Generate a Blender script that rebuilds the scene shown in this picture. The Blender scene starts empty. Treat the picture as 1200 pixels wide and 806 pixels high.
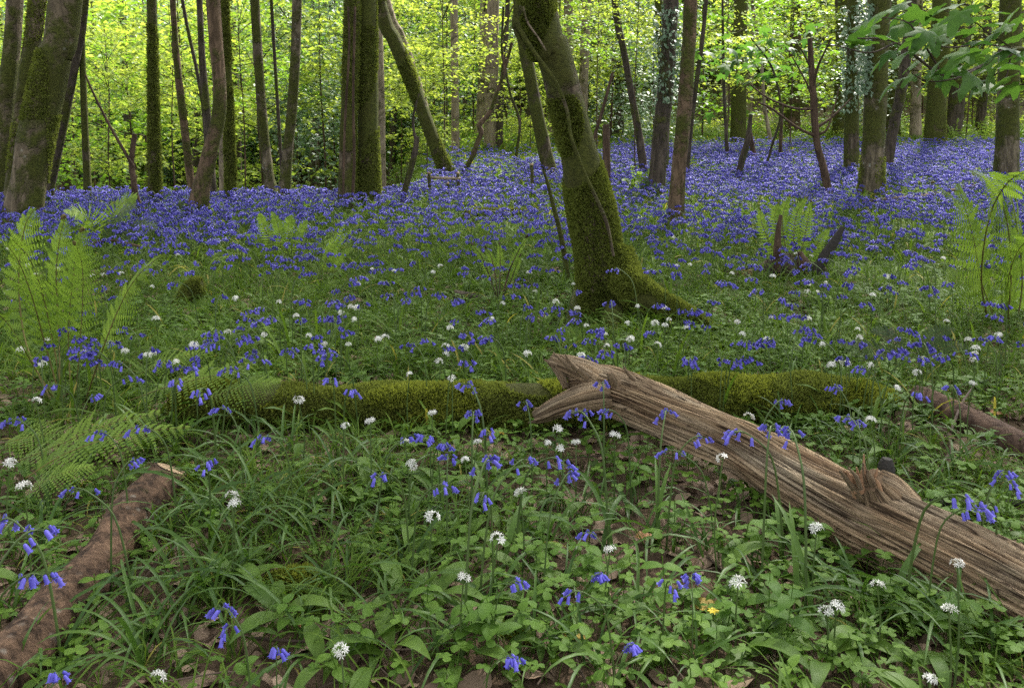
import bpy, math, random
import numpy as np
from mathutils import Vector, Matrix, Euler

rnd = random.Random(7)
rng = np.random.default_rng(7)
SC = bpy.context.scene
COL = SC.collection

# ------------------------------------------------------------------ camera, world, sun, exposure
CAM_H, F_PX, CX, CY, PITCH = 1.0, 1000.0, 600.0, 235.0, math.radians(6.0)
cam_d = bpy.data.cameras.new("camera")
cam_d.sensor_width = 36.0
cam_d.lens = F_PX / 1200.0 * 36.0
cam_d.shift_y = -(403.0 - CY) / 1200.0
cam_d.clip_start, cam_d.clip_end = 0.05, 500.0
cam = bpy.data.objects.new("camera", cam_d)
COL.objects.link(cam)
cam.location = (0, 0, CAM_H)
cam.rotation_euler = (math.pi / 2 - PITCH, 0, 0)
SC.camera = cam

SUN_EL, SUN_AZ = math.radians(52), math.radians(28)      # azimuth clockwise from +Y: behind the wood, to the right
world = bpy.data.worlds.new("World")
SC.world = world
world.use_nodes = True
wn = world.node_tree
bg = wn.nodes["Background"]
sky = wn.nodes.new("ShaderNodeTexSky")
sky.sky_type = 'NISHITA'
sky.sun_disc = False
sky.sun_elevation = SUN_EL
sky.sun_rotation = SUN_AZ
sky.dust_density = 3.0
hsv = wn.nodes.new("ShaderNodeHueSaturation")          # a hazy, whitish spring sky
hsv.inputs['Saturation'].default_value = .12
wn.links.new(sky.outputs[0], hsv.inputs['Color'])
wn.links.new(hsv.outputs[0], bg.inputs[0])
bg.inputs[1].default_value = 0.15
sun_d = bpy.data.lights.new("sun", 'SUN')
sun_d.energy = 4.2
sun_d.angle = math.radians(3.0)
sun_d.color = (1.0, 0.95, 0.86)
sun = bpy.data.objects.new("sun", sun_d)
COL.objects.link(sun)
sd = Vector((math.sin(SUN_AZ) * math.cos(SUN_EL), math.cos(SUN_AZ) * math.cos(SUN_EL), math.sin(SUN_EL)))
sun.rotation_euler = sd.to_track_quat('Z', 'Y').to_euler()
SC.view_settings.view_transform = 'Standard'
SC.view_settings.look = 'None'
SC.view_settings.gamma = 1.0
SC.view_settings.exposure = 1.6
SC.render.engine = 'CYCLES'
cy = SC.cycles
cy.use_denoising = False
cy.max_bounces, cy.diffuse_bounces, cy.glossy_bounces = 7, 4, 2
cy.transmission_bounces, cy.transparent_max_bounces = 4, 4
cy.caustics_reflective = cy.caustics_refractive = False
cy.sample_clamp_indirect = 6.0

# ------------------------------------------------------------------ photograph to place
FW = np.array([0, math.cos(PITCH), -math.sin(PITCH)])
UP = np.array([0, math.sin(PITCH), math.cos(PITCH)])
CAMP = np.array([0, 0, CAM_H])


def ss(a, b, x):
    t = np.clip((np.asarray(x, float) - a) / (b - a), 0, 1)
    return t * t * (3 - 2 * t)


def H(x, y):
    """height of the woodland floor"""
    x = np.asarray(x, float); y = np.asarray(y, float)
    near = 0.022 * np.sin(1.7 * x + .6) * np.sin(1.3 * y + 1) + .012 * np.sin(4.1 * x + 1.3 * y) + .008 * np.sin(7.3 * y - 5.1 * x + 2)
    yy = np.maximum(y, 0.1)
    w = ss(-.17, -.07, x / np.maximum(yy, 4))
    rise = .03 * np.maximum(0, y - 8)
    drop = -np.minimum(.16 * np.maximum(0, y - 8.6), 1.8)
    bank = ss(24, 33, y) * 1.5 * ss(1.5, 6, x)
    hill = np.minimum(np.maximum(0, y - 33) * .33, 3.2)
    return near + w * rise + (1 - w) * drop + bank + hill


def ray(px, py):
    return FW + np.array([(px - CX) / F_PX, 0, 0]) + UP * ((CY - py) / F_PX)


def P(px, py, Y):
    """the point at world depth Y seen at a photograph pixel"""
    d = ray(px, py)
    return CAMP + d * (Y / d[1])


def ax(p):
    return float(np.dot(np.asarray(p) - CAMP, FW))


def G(px, py, lift=0.0):
    """where the line of sight meets the ground (or a height above it)"""
    d = ray(px, py); d = d / d[1]
    y = 0.6
    while y < 60:
        p = CAMP + d * y
        if p[2] <= H(p[0], p[1]) + lift:
            return p
        y *= 1.004
    return CAMP + d * 60


def pix(p):
    v = np.asarray(p) - CAMP
    z = max(1e-3, np.dot(v, FW))
    return CX + F_PX * v[0] / z, CY - F_PX * np.dot(v, UP) / z


# ------------------------------------------------------------------ materials
def new_mat(name):
    m = bpy.data.materials.new(name)
    m.use_nodes = True
    nt = m.node_tree
    nt.nodes.clear()
    out = nt.nodes.new("ShaderNodeOutputMaterial")
    return m, nt, out


def N(nt, typ, **kw):
    n = nt.nodes.new(typ)
    for k, v in kw.items():
        if k == 'op':
            n.operation = v
        else:
            setattr(n, k, v)
    return n


def link(nt, a, b):
    nt.links.new(a, b)


def mixc(nt, fac, a, b):
    n = nt.nodes.new("ShaderNodeMix")
    n.data_type = 'RGBA'
    for sock, v in ((n.inputs[0], fac), (n.inputs[6], a), (n.inputs[7], b)):
        if isinstance(v, (int, float)):
            sock.default_value = v
        elif isinstance(v, tuple):
            sock.default_value = (*v, 1)
        else:
            nt.links.new(v, sock)
    return n.outputs[2]


def mth(nt, op, a, b=None):
    n = nt.nodes.new("ShaderNodeMath")
    n.operation = op
    for i, v in enumerate((a, b)):
        if v is None:
            continue
        if isinstance(v, (int, float)):
            n.inputs[i].default_value = v
        else:
            nt.links.new(v, n.inputs[i])
    return n.outputs[0]


def ramp(nt, fac, lo, hi, a=0.0, b=1.0):
    n = nt.nodes.new("ShaderNodeMapRange")
    n.inputs[1].default_value, n.inputs[2].default_value = lo, hi
    n.inputs[3].default_value, n.inputs[4].default_value = a, b
    nt.links.new(fac, n.inputs[0])
    return n.outputs[0]


def noise(nt, vec, scale, detail=4, rough=.6, dist=0.0):
    n = nt.nodes.new("ShaderNodeTexNoise")
    n.inputs['Scale'].default_value = scale
    n.inputs['Detail'].default_value = detail
    n.inputs['Roughness'].default_value = rough
    n.inputs['Distortion'].default_value = dist
    if vec is not None:
        nt.links.new(vec, n.inputs['Vector'])
    return n.outputs['Fac']


def mapping(nt, vec, scale):
    n = nt.nodes.new("ShaderNodeMapping")
    n.inputs['Scale'].default_value = scale
    nt.links.new(vec, n.inputs['Vector'])
    return n.outputs[0]


def leaf_mat(name, a, b, trans=.4, rough=.5, spec=.35, yellow=None, ycut=.93, tcol=1.5):
    """a leaf blade: colour varies from leaf to leaf, some light passes through"""
    m, nt, out = new_mat(name)
    at = N(nt, "ShaderNodeAttribute", attribute_name="tint")
    oi = N(nt, "ShaderNodeObjectInfo")
    geo = N(nt, "ShaderNodeNewGeometry")
    f = mth(nt, 'ADD', mth(nt, 'MULTIPLY', at.outputs['Fac'], .6), mth(nt, 'MULTIPLY', oi.outputs['Random'], .4))
    tc = N(nt, "ShaderNodeTexCoord")
    f = mth(nt, 'ADD', f, mth(nt, 'MULTIPLY', mth(nt, 'SUBTRACT', noise(nt, tc.outputs['Object'], 42, 3), .5), .9))
    c = mixc(nt, f, a, b)
    if yellow:
        hot = mth(nt, 'GREATER_THAN', at.outputs['Fac'], ycut)
        c = mixc(nt, hot, c, yellow)
    pr = N(nt, "ShaderNodeBsdfPrincipled")
    pr.inputs['Roughness'].default_value = rough
    pr.inputs['Specular IOR Level'].default_value = spec
    link(nt, c, pr.inputs['Base Color'])
    tr = N(nt, "ShaderNodeBsdfTranslucent")
    cc = mixc(nt, 1.0, c, (1.0, 1.0, .65))
    cc.node.blend_type = 'MULTIPLY'
    g = N(nt, "ShaderNodeVectorMath", operation='SCALE')
    link(nt, cc, g.inputs[0]); g.inputs[3].default_value = tcol
    link(nt, g.outputs[0], tr.inputs['Color'])
    mx = N(nt, "ShaderNodeMixShader")
    mx.inputs[0].default_value = trans
    link(nt, pr.outputs[0], mx.inputs[1]); link(nt, tr.outputs[0], mx.inputs[2])
    link(nt, mx.outputs[0], out.inputs[0])
    return m


def bark_mat(name, c1, c2, moss=.5, mosscol=((.055, .070, .014), (.16, .18, .034)), lichen=.0, scale=1.0, bump=1.0):
    """bark with fissures along the stem, moss in patches and pale lichen spots"""
    m, nt, out = new_mat(name)
    tc = N(nt, "ShaderNodeTexCoord")
    o = tc.outputs['Object']
    fis = noise(nt, mapping(nt, o, (26 * scale, 26 * scale, 5 * scale)), 1.0, 6, .65, .4)
    big = noise(nt, o, 3.0 * scale, 5, .6)
    fine = noise(nt, o, 70 * scale, 4, .7)
    col = mixc(nt, ramp(nt, fis, .40, .62), c1, c2)
    col = mixc(nt, ramp(nt, big, .35, .7, 0, .6), col, tuple(x * .6 for x in c1))
    if lichen > 0:
        vo = N(nt, "ShaderNodeTexVoronoi"); vo.inputs['Scale'].default_value = 22 * scale
        link(nt, o, vo.inputs['Vector'])
        sp = mth(nt, 'MULTIPLY', ramp(nt, vo.outputs['Distance'], .30, .14), ramp(nt, noise(nt, o, 5 * scale, 3), .5, .62))
        col = mixc(nt, mth(nt, 'MULTIPLY', sp, lichen), col, (.42, .43, .38))
    hgt = mth(nt, 'ADD', mth(nt, 'MULTIPLY', fis, .7), mth(nt, 'MULTIPLY', fine, .3))
    if moss > 0:
        mn = noise(nt, o, 2.6 * scale, 6, .68, .3)
        mk = ramp(nt, mn, .72 - .5 * moss, .80 - .5 * moss)
        mc = mixc(nt, ramp(nt, noise(nt, o, 38, 4, .7), .3, .7), mosscol[0], mosscol[1])
        mc = mixc(nt, ramp(nt, noise(nt, o, 5, 3), .4, .75, 0, .6), mc, (.07, .06, .018))
        col = mixc(nt, mk, col, mc)
        hgt = mth(nt, 'ADD', hgt, mth(nt, 'MULTIPLY', mk, mth(nt, 'ADD', .25, mth(nt, 'MULTIPLY', noise(nt, o, 110, 3, .8), 1.2))))
    pr = N(nt, "ShaderNodeBsdfPrincipled")
    pr.inputs['Roughness'].default_value = .85
    pr.inputs['Specular IOR Level'].default_value = .2
    link(nt, col, pr.inputs['Base Color'])
    bp = N(nt, "ShaderNodeBump")
    bp.inputs['Strength'].default_value = bump
    bp.inputs['Distance'].default_value = .035
    link(nt, hgt, bp.inputs['Height']); link(nt, bp.outputs[0], pr.inputs['Normal'])
    link(nt, pr.outputs[0], out.inputs[0])
    return m


def wood_mat(name):
    """bleached driftwood: grey-tan grain running along the log, dark checks"""
    m, nt, out = new_mat(name)
    uv = N(nt, "ShaderNodeUVMap", uv_map="grain")
    v = uv.outputs[0]
    w1 = noise(nt, mapping(nt, v, (44, 3.4, 1)), 1.0, 8, .75, 1.1)
    w2 = noise(nt, mapping(nt, v, (130, 7, 1)), 1.0, 6, .75, .8)
    pat = noise(nt, mapping(nt, v, (5, 3, 1)), 1.0, 4, .6)
    pal = noise(nt, mapping(nt, v, (3.1, 1.3, 1)), 1.7, 3, .6)
    col = mixc(nt, ramp(nt, w1, .36, .62), (.20, .115, .058), (.66, .49, .30))
    col = mixc(nt, ramp(nt, pat, .42, .68, 0, .75), col, (.29, .185, .105))
    col = mixc(nt, ramp(nt, pal, .46, .66, 0, .75), col, (.58, .49, .35))
    ck = noise(nt, mapping(nt, v, (22, 1.6, 1)), 1.0, 3, .5, 1.4)
    ck = mth(nt, 'ABSOLUTE', mth(nt, 'SUBTRACT', ck, .5))
    col = mixc(nt, ramp(nt, ck, .022, .004, 0, .9), col, (.035, .02, .012))
    col = mixc(nt, ramp(nt, noise(nt, mapping(nt, v, (6, 8, 1)), 1.0, 6, .8), .56, .66, 0, .55), col, (.17, .10, .055))
    col = mixc(nt, ramp(nt, w2, .50, .40, 0, .85), col, (.055, .032, .018))
    crev = N(nt, "ShaderNodeAttribute", attribute_name="tint")
    col = mixc(nt, ramp(nt, crev.outputs['Fac'], .35, .0, 0, .75), col, (.045, .026, .014))
    pr = N(nt, "ShaderNodeBsdfPrincipled")
    pr.inputs['Roughness'].default_value = .8
    pr.inputs['Specular IOR Level'].default_value = .25
    link(nt, col, pr.inputs['Base Color'])
    h = mth(nt, 'ADD', mth(nt, 'MULTIPLY', w1, .9), mth(nt, 'MULTIPLY', w2, .6))
    bp = N(nt, "ShaderNodeBump"); bp.inputs['Strength'].default_value = 1.0; bp.inputs['Distance'].default_value = .02
    link(nt, h, bp.inputs['Height']); link(nt, bp.outputs[0], pr.inputs['Normal'])
    link(nt, pr.outputs[0], out.inputs[0])
    return m


def plain_mat(name, a, b, scale=30, rough=.8, spec=.25, trans=0, bump=0):
    m, nt, out = new_mat(name)
    tc = N(nt, "ShaderNodeTexCoord")
    oi = N(nt, "ShaderNodeObjectInfo")
    at = N(nt, "ShaderNodeAttribute", attribute_name="tint")
    f = mth(nt, 'ADD', mth(nt, 'MULTIPLY', noise(nt, tc.outputs['Object'], scale), .45),
            mth(nt, 'ADD', mth(nt, 'MULTIPLY', oi.outputs['Random'], .3), mth(nt, 'MULTIPLY', at.outputs['Fac'], .35)))
    c = mixc(nt, ramp(nt, f, .2, .85), a, b)
    pr = N(nt, "ShaderNodeBsdfPrincipled")
    pr.inputs['Roughness'].default_value = rough
    pr.inputs['Specular IOR Level'].default_value = spec
    link(nt, c, pr.inputs['Base Color'])
    if bump:
        bp = N(nt, "ShaderNodeBump"); bp.inputs['Strength'].default_value = bump; bp.inputs['Distance'].default_value = .01
        link(nt, noise(nt, tc.outputs['Object'], scale * 2), bp.inputs['Height']); link(nt, bp.outputs[0], pr.inputs['Normal'])
    sh = pr.outputs[0]
    if trans:
        tr = N(nt, "ShaderNodeBsdfTranslucent"); link(nt, c, tr.inputs['Color'])
        mx = N(nt, "ShaderNodeMixShader"); mx.inputs[0].default_value = trans
        link(nt, sh, mx.inputs[1]); link(nt, tr.outputs[0], mx.inputs[2]); sh = mx.outputs[0]
    link(nt, sh, out.inputs[0])
    return m


def ground_mat():
    m, nt, out = new_mat("woodland_soil")
    tc = N(nt, "ShaderNodeTexCoord"); o = tc.outputs['Object']
    vo = N(nt, "ShaderNodeTexVoronoi"); vo.inputs['Scale'].default_value = 26
    link(nt, o, vo.inputs['Vector'])
    litter = mixc(nt, ramp(nt, noise(nt, o, 60, 4), .3, .7), (.05, .034, .022), (.17, .12, .08))
    litter = mixc(nt, mth(nt, 'MULTIPLY', vo.outputs['Color'], .5), litter, (.10, .065, .045))
    green = mixc(nt, ramp(nt, noise(nt, o, 20, 5), .3, .7), (.022, .04, .008), (.07, .10, .02))
    sep = N(nt, "ShaderNodeSeparateXYZ"); link(nt, o, sep.inputs[0])
    far = ramp(nt, mth(nt, 'ADD', sep.outputs['Y'], mth(nt, 'MULTIPLY', noise(nt, o, 1.3, 4), 3)), 3.5, 7.5, 0, .9)
    bank = ramp(nt, sep.outputs['Y'], 22, 27, 0, .85)
    col = mixc(nt, far, litter, green)
    col = mixc(nt, bank, col, (.085, .062, .04))
    pr = N(nt, "ShaderNodeBsdfPrincipled"); pr.inputs['Roughness'].default_value = .95
    pr.inputs['Specular IOR Level'].default_value = .1
    link(nt, col, pr.inputs['Base Color'])
    bp = N(nt, "ShaderNodeBump"); bp.inputs['Strength'].default_value = .8; bp.inputs['Distance'].default_value = .02
    link(nt, noise(nt, o, 45, 5, .7), bp.inputs['Height']); link(nt, bp.outputs[0], pr.inputs['Normal'])
    link(nt, pr.outputs[0], out.inputs[0])
    return m


M = dict(
    ground=ground_mat(),
    moss_trunk=bark_mat("moss_covered_bark", (.055, .042, .028), (.18, .145, .095), moss=.64),
    moss_full=bark_mat("thick_moss_bark", (.06, .047, .032), (.16, .12, .08), moss=.78),
    big_left=bark_mat("grey_brown_bark", (.085, .068, .045), (.22, .175, .115), moss=.54, lichen=.7, scale=.8),
    grey=bark_mat("lichen_grey_bark", (.085, .070, .046), (.23, .19, .125), moss=.56, lichen=.9),
    red=bark_mat("reddish_bark", (.085, .058, .036), (.22, .15, .095), moss=.48),
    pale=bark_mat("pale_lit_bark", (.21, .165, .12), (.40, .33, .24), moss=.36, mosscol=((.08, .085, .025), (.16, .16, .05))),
    dark=bark_mat("dark_bark", (.045, .036, .028), (.12, .095, .072), moss=.42),
    dead=bark_mat("dead_brown_wood", (.05, .032, .022), (.15, .10, .068), moss=.12),
    log_bark=bark_mat("red_brown_log_bark", (.045, .027, .017), (.24, .148, .092), moss=.14, lichen=.25, scale=1.6, bump=.9),
    log_right=bark_mat("brown_flaking_bark", (.06, .036, .026), (.18, .115, .08), moss=.08, scale=1.4, bump=.8),
    wood=wood_mat("bleached_wood"),
    cut=plain_mat("cut_wood_face", (.20, .13, .08), (.38, .27, .17), 40),
    splinter=plain_mat("splintered_wood", (.19, .10, .055), (.38, .23, .13), 60, bump=.6),
    black=plain_mat("charred_wood", (.012, .011, .010), (.05, .045, .04), 40, bump=.8),
    moss=leaf_mat("moss_tufts", (.07, .092, .017), (.21, .245, .05), .3, .8, .1),
    moss_y=leaf_mat("yellow_moss_tufts", (.11, .14, .020), (.28, .31, .05), .3, .8, .1),
    strap=leaf_mat("strap_leaf", (.035, .085, .014), (.095, .175, .026), .30, .45, .28, yellow=(.30, .24, .03), ycut=.985),
    grass=leaf_mat("grass_leaf", (.045, .095, .012), (.125, .20, .024), .35, .6, .15, yellow=(.26, .24, .05), ycut=.97),
    garlic=leaf_mat("wild_garlic_leaf", (.055, .115, .018), (.12, .205, .030), .35, .5, .22, yellow=(.36, .28, .02), ycut=.97),
    herb=leaf_mat("herb_leaf", (.06, .135, .018), (.135, .235, .032), .40, .55, .18, yellow=(.32, .30, .03), ycut=.97),
    fern=leaf_mat("fern_frond", (.095, .17, .023), (.20, .30, .044), .40, .55, .2),
    fern_dark=leaf_mat("old_fern_frond", (.020, .045, .016), (.05, .085, .026), .25, .5, .3),
    rachis=plain_mat("fern_stalk", (.07, .065, .018), (.15, .12, .035), 40),
    stem=plain_mat("green_stem", (.04, .075, .02), (.085, .13, .035), 40, .5),
    bell=leaf_mat("bluebell_petal", (.085, .078, .50), (.19, .17, .70), .25, .5, .25, tcol=1.0),
    white=plain_mat("white_petal", (.72, .72, .68), (.86, .86, .83), 40, .6, .3, trans=.25),
    yellow=plain_mat("yellow_petal", (.60, .42, .01), (.75, .58, .02), 40, .5, .3, trans=.2),
    beech=leaf_mat("spring_beech_leaf", (.07, .14, .022), (.40, .47, .085), .52, .6, .2),
    mid=leaf_mat("mid_green_leaf", (.085, .19, .018), (.20, .33, .035), .45, .45, .35),
    syc=leaf_mat("sycamore_leaf", (.025, .075, .018), (.085, .18, .028), .42, .5, .2),
    holly=leaf_mat("dark_evergreen_leaf", (.085, .145, .085), (.16, .24, .15), .15, .45, .35),
    canopy=leaf_mat("canopy_leaf", (.07, .15, .018), (.15, .25, .032), .40, .45, .3),
    litter=plain_mat("dead_leaf", (.085, .052, .034), (.36, .26, .185), 25, .75, .25, trans=.1),
    twig=plain_mat("dead_twig", (.045, .032, .024), (.14, .10, .075), 30),
    dead_gold=plain_mat("yellowed_leaf", (.33, .22, .03), (.50, .36, .06), 40, .6, .3, trans=.2),
    dead_orange=plain_mat("orange_brown_leaf", (.26, .11, .04), (.40, .20, .08), 40, .6, .3, trans=.1),
)


# ------------------------------------------------------------------ mesh helpers
class MB:
    """collects vertices, faces and a per-vertex tint, then makes ONE mesh"""
    def __init__(s):
        s.v, s.f, s.t, s.n, s.uv = [], [], [], 0, []

    def add(s, v, f, tint=.5, uv=None):
        v = np.asarray(v, float)
        s.v.append(v)
        s.f.append((np.asarray(f, int) + s.n))
        s.t.append(np.full(len(v), tint) if np.isscalar(tint) else np.asarray(tint, float))
        s.uv.append(np.zeros((len(v), 2)) if uv is None else np.asarray(uv, float))
        s.n += len(v)
        return s

    def merge(s, o, mat=None):
        for v, f, t, u in zip(o.v, o.f, o.t, o.uv):
            pass
        V = np.concatenate(o.v); T = np.concatenate(o.t); U = np.concatenate(o.uv)
        if mat is not None:
            V = V @ np.array(mat)[:3, :3].T + np.array(mat)[:3, 3]
        base = s.n
        s.v.append(V); s.t.append(T); s.uv.append(U)
        for f in o.f:
            s.f.append(f + base)
        s.n += len(V)
        return s

    def mesh(s, name, mat, smooth=True, uv=False):
        V = np.concatenate(s.v).astype(np.float32)
        T = np.concatenate(s.t).astype(np.float32)
        me = bpy.data.meshes.new(name)
        sizes, loops = [], []
        for f in s.f:
            sizes.append(np.full(len(f), f.shape[1], np.int32)); loops.append(f.astype(np.int32).ravel())
        sizes = np.concatenate(sizes); loops = np.concatenate(loops)
        me.vertices.add(len(V)); me.vertices.foreach_set("co", V.ravel())
        me.loops.add(len(loops)); me.loops.foreach_set("vertex_index", loops)
        me.polygons.add(len(sizes))
        st = np.zeros(len(sizes), np.int32); st[1:] = np.cumsum(sizes)[:-1]
        me.polygons.foreach_set("loop_start", st)
        me.update(calc_edges=True)
        if smooth:
            me.polygons.foreach_set("use_smooth", np.ones(len(sizes), bool))
        a = me.attributes.new("tint", 'FLOAT', 'POINT'); a.data.foreach_set("value", T)
        if uv:
            U = np.concatenate(s.uv).astype(np.float32)
            ul = me.uv_layers.new(name=uv); ul.data.foreach_set("uv", U[loops].ravel())
        me.materials.append(mat)
        return me


def put(name, me, parent=None, loc=None, rot=None, scale=None):
    o = bpy.data.objects.new(name, me)
    COL.objects.link(o)
    if parent is not None:
        o.parent = parent
    if loc is not None:
        o.location = loc
    if rot is not None:
        o.rotation_euler = rot
    if scale is not None:
        o.scale = (scale,) * 3 if np.isscalar(scale) else scale
    return o


def thing(name, label, cat, loc=(0, 0, 0), rz=0, group=None, me=None, scale=1.0):
    o = bpy.data.objects.new(name, me)
    COL.objects.link(o)
    o.location = loc
    o.rotation_euler = (0, 0, rz)
    o.scale = (scale,) * 3
    o["label"] = label; o["category"] = cat
    if group:
        o["group"] = group
    return o


def local(pts, t):
    return np.asarray(pts) - np.array(t.location)


def spline(pts, n):
    """Catmull-Rom through points (any dimension), n samples"""
    p = np.asarray(pts, float)
    if len(p) == 2:
        u = np.linspace(0, 1, n)[:, None]
        return p[0] * (1 - u) + p[1] * u
    q = np.vstack([2 * p[0] - p[1], p, 2 * p[-1] - p[-2]])
    seg = len(p) - 1
    u = np.linspace(0, seg, n)
    i = np.minimum(u.astype(int), seg - 1); t = (u - i)[:, None]
    a, b, c, d = q[i], q[i + 1], q[i + 2], q[i + 3]
    return .5 * (2 * b + (c - a) * t + (2 * a - 5 * b + 4 * c - d) * t ** 2 + (3 * b - a - 3 * c + d) * t ** 3)


def frames(path):
    t = np.gradient(path, axis=0)
    t /= np.linalg.norm(t, axis=1)[:, None] + 1e-9
    ref = np.array([0, 1.0, 0]) if abs(t[0][1]) < .9 else np.array([1.0, 0, 0])
    n = ref - t[0] * np.dot(ref, t[0]); n /= np.linalg.norm(n)
    ns = [n]
    for k in range(1, len(t)):
        n = n - t[k] * np.dot(n, t[k]); n /= np.linalg.norm(n) + 1e-9
        ns.append(n)
    ns = np.array(ns)
    return t, ns, np.cross(t, ns)


def snoise(seed):
    """cheap smooth noise of (angle, length): a sum of sines"""
    r = np.random.default_rng(seed)
    k = [(int(r.integers(1, 6)), r.uniform(1, 9), r.uniform(0, 6.3), r.uniform(.4, 1)) for _ in range(9)]
    return lambda a, s: sum(w * np.sin(m * a + f * s + ph) for m, f, ph, w in k) / 9


def tube(path, rad, sides=8, rough=0.0, seed=0, flare=0.0, flare_h=.25, cap=True, ridges=0.0, squash=1.0, tint=.5, roots=5):
    path = np.asarray(path, float); n = len(path)
    rad = np.broadcast_to(np.asarray(rad, float), (n,)).copy()
    t, a, b = frames(path)
    s = np.concatenate([[0], np.cumsum(np.linalg.norm(np.diff(path, axis=0), axis=1))])
    th = np.linspace(0, 2 * math.pi, sides, endpoint=False)
    A, S = np.meshgrid(th, s)
    R = rad[:, None] * np.ones_like(A)
    tnt = np.full_like(A, tint)
    if rough:
        f = snoise(seed)
        R = R * (1 + rough * f(A, S / max(.3, rad.max() * 5)))
    if flare:
        f2 = np.random.default_rng(seed + 1).uniform(0, 6.3)
        R = R * (1 + flare * np.exp(-S / flare_h) * (1 + .55 * np.cos(roots * A + f2)))
    if ridges:
        r = np.random.default_rng(seed + 2)
        g = np.zeros_like(A)
        for _ in range(16):
            m = int(r.integers(7, 52)); g += r.uniform(.5, 1) * np.tanh(2.6 * np.sin(m * A + r.uniform(0, 6.3) + 1.6 * np.sin(S * r.uniform(1.5, 6) + r.uniform(0, 6)))) * (.5 + .5 * np.sin(S * r.uniform(4, 16) + A * r.integers(0, 3) + r.uniform(0, 6)))
        g /= 3.4
        R = R + ridges * (g - .7 * np.maximum(0, -g - .3))
        tnt = np.clip(.5 + .5 * g, 0, 1)
    V = path[:, None] + a[:, None] * (R * np.cos(A))[..., None] + b[:, None] * (R * np.sin(A) * squash)[..., None]
    V = V.reshape(-1, 3)
    i = np.arange(n - 1)[:, None] * sides; j = np.arange(sides)[None]; j2 = (j + 1) % sides
    Fq = np.stack([i + j, i + j2, i + sides + j2, i + sides + j], -1).reshape(-1, 4)
    uv = np.stack([A / (2 * math.pi), S], -1).reshape(-1, 2)
    mb = MB().add(V, Fq, tnt.ravel(), uv)
    if cap:
        for k, fl in ((0, True), (n - 1, False)):
            idx = np.arange(sides) + k * sides
            ctr = V[idx].mean(0)
            vv = np.vstack([V[idx], ctr]); jj = np.arange(sides)
            ff = np.stack([jj, (jj + 1) % sides, np.full(sides, sides)], -1)
            if fl:
                ff = ff[:, ::-1]
            mb.add(vv, ff, tint)
    return mb


def blade(L, W, arch, droop, segs=6, fold=.25, twist=0.0, tint=.5, base_w=.5):
    """arching strap leaf from the origin towards +X: vertices and faces"""
    u = np.linspace(0, 1, segs + 1)
    ang = arch - droop * u ** 1.3
    dx = np.cos(ang); dz = np.sin(ang)
    x = np.concatenate([[0], np.cumsum((dx[1:] + dx[:-1]) / 2)]) * L / segs
    z = np.concatenate([[0], np.cumsum((dz[1:] + dz[:-1]) / 2)]) * L / segs
    w = W * np.minimum(1, base_w + u * 2.2) * np.sqrt(np.maximum(0, 1 - u ** 3.5)) * .5
    tw = twist * u
    c = np.stack([x, 0 * x, z], -1)
    nrm = np.stack([-np.sin(ang), 0 * x, np.cos(ang)], -1)
    side = np.stack([0 * x, np.cos(tw), np.sin(tw)], -1)
    l = c + side * w[:, None] + nrm * (w * fold)[:, None]
    r = c - side * w[:, None] + nrm * (w * fold)[:, None]
    V = np.concatenate([l, c, r]); n = segs + 1
    k = np.arange(segs)
    Fq = np.concatenate([np.stack([k, k + 1, n + k + 1, n + k], -1), np.stack([n + k, n + k + 1, 2 * n + k + 1, 2 * n + k], -1)])
    return V, Fq


def oval_leaf(L, W, arch=.3, droop=.9, segs=6, fold=.2, wave=0.0, point=1.0):
    u = np.linspace(0, 1, segs + 1)
    ang = arch - droop * u
    x = np.concatenate([[0], np.cumsum(np.cos(ang[1:]))]) * L / segs
    z = np.concatenate([[0], np.cumsum(np.sin(ang[1:]))]) * L / segs
    w = W * .5 * np.sin(math.pi * np.clip(u, .02, 1) ** .75) ** point
    c = np.stack([x, 0 * x, z], -1)
    nrm = np.stack([-np.sin(ang), 0 * x, np.cos(ang)], -1)
    side = np.array([0, 1.0, 0])
    l = c + side * w[:, None] + nrm * (w * fold + wave * np.sin(u * 9))[:, None]
    r = c - side * w[:, None] + nrm * (w * fold + wave * np.sin(u * 9 + 2))[:, None]
    V = np.concatenate([l, c, r]); n = segs + 1; k = np.arange(segs)
    Fq = np.concatenate([np.stack([k, k + 1, n + k + 1, n + k], -1), np.stack([n + k, n + k + 1, 2 * n + k + 1, 2 * n + k], -1)])
    return V, Fq


def rotz(V, a):
    c, s = math.cos(a), math.sin(a)
    return V @ np.array([[c, s, 0], [-s, c, 0], [0, 0, 1]])


def roty(V, a):
    c, s = math.cos(a), math.sin(a)
    return V @ np.array([[c, 0, -s], [0, 1, 0], [s, 0, c]])


def many_leaves(pos, yaw, tilt, roll, size, mb, shape, F, tint):
    """place one small leaf shape many times into one mesh (vectorised)"""
    cyw, syw = np.cos(yaw), np.sin(yaw)
    ct, st = np.cos(tilt), np.sin(tilt)
    cr, sr = np.cos(roll), np.sin(roll)
    x, y, z = (shape[None, :, i] * size[:, None] for i in range(3))
    y, z = y * cr[:, None] - z * sr[:, None], y * sr[:, None] + z * cr[:, None]
    x, z = x * ct[:, None] - z * st[:, None], x * st[:, None] + z * ct[:, None]
    x, y = x * cyw[:, None] - y * syw[:, None], x * syw[:, None] + y * cyw[:, None]
    V = np.stack([x, y, z], -1) + pos[:, None]
    n, m = V.shape[:2]
    FF = (F[None] + (np.arange(n) * m)[:, None, None]).reshape(-1, F.shape[1])
    mb.add(V.reshape(-1, 3), FF, np.repeat(tint, m))


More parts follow.
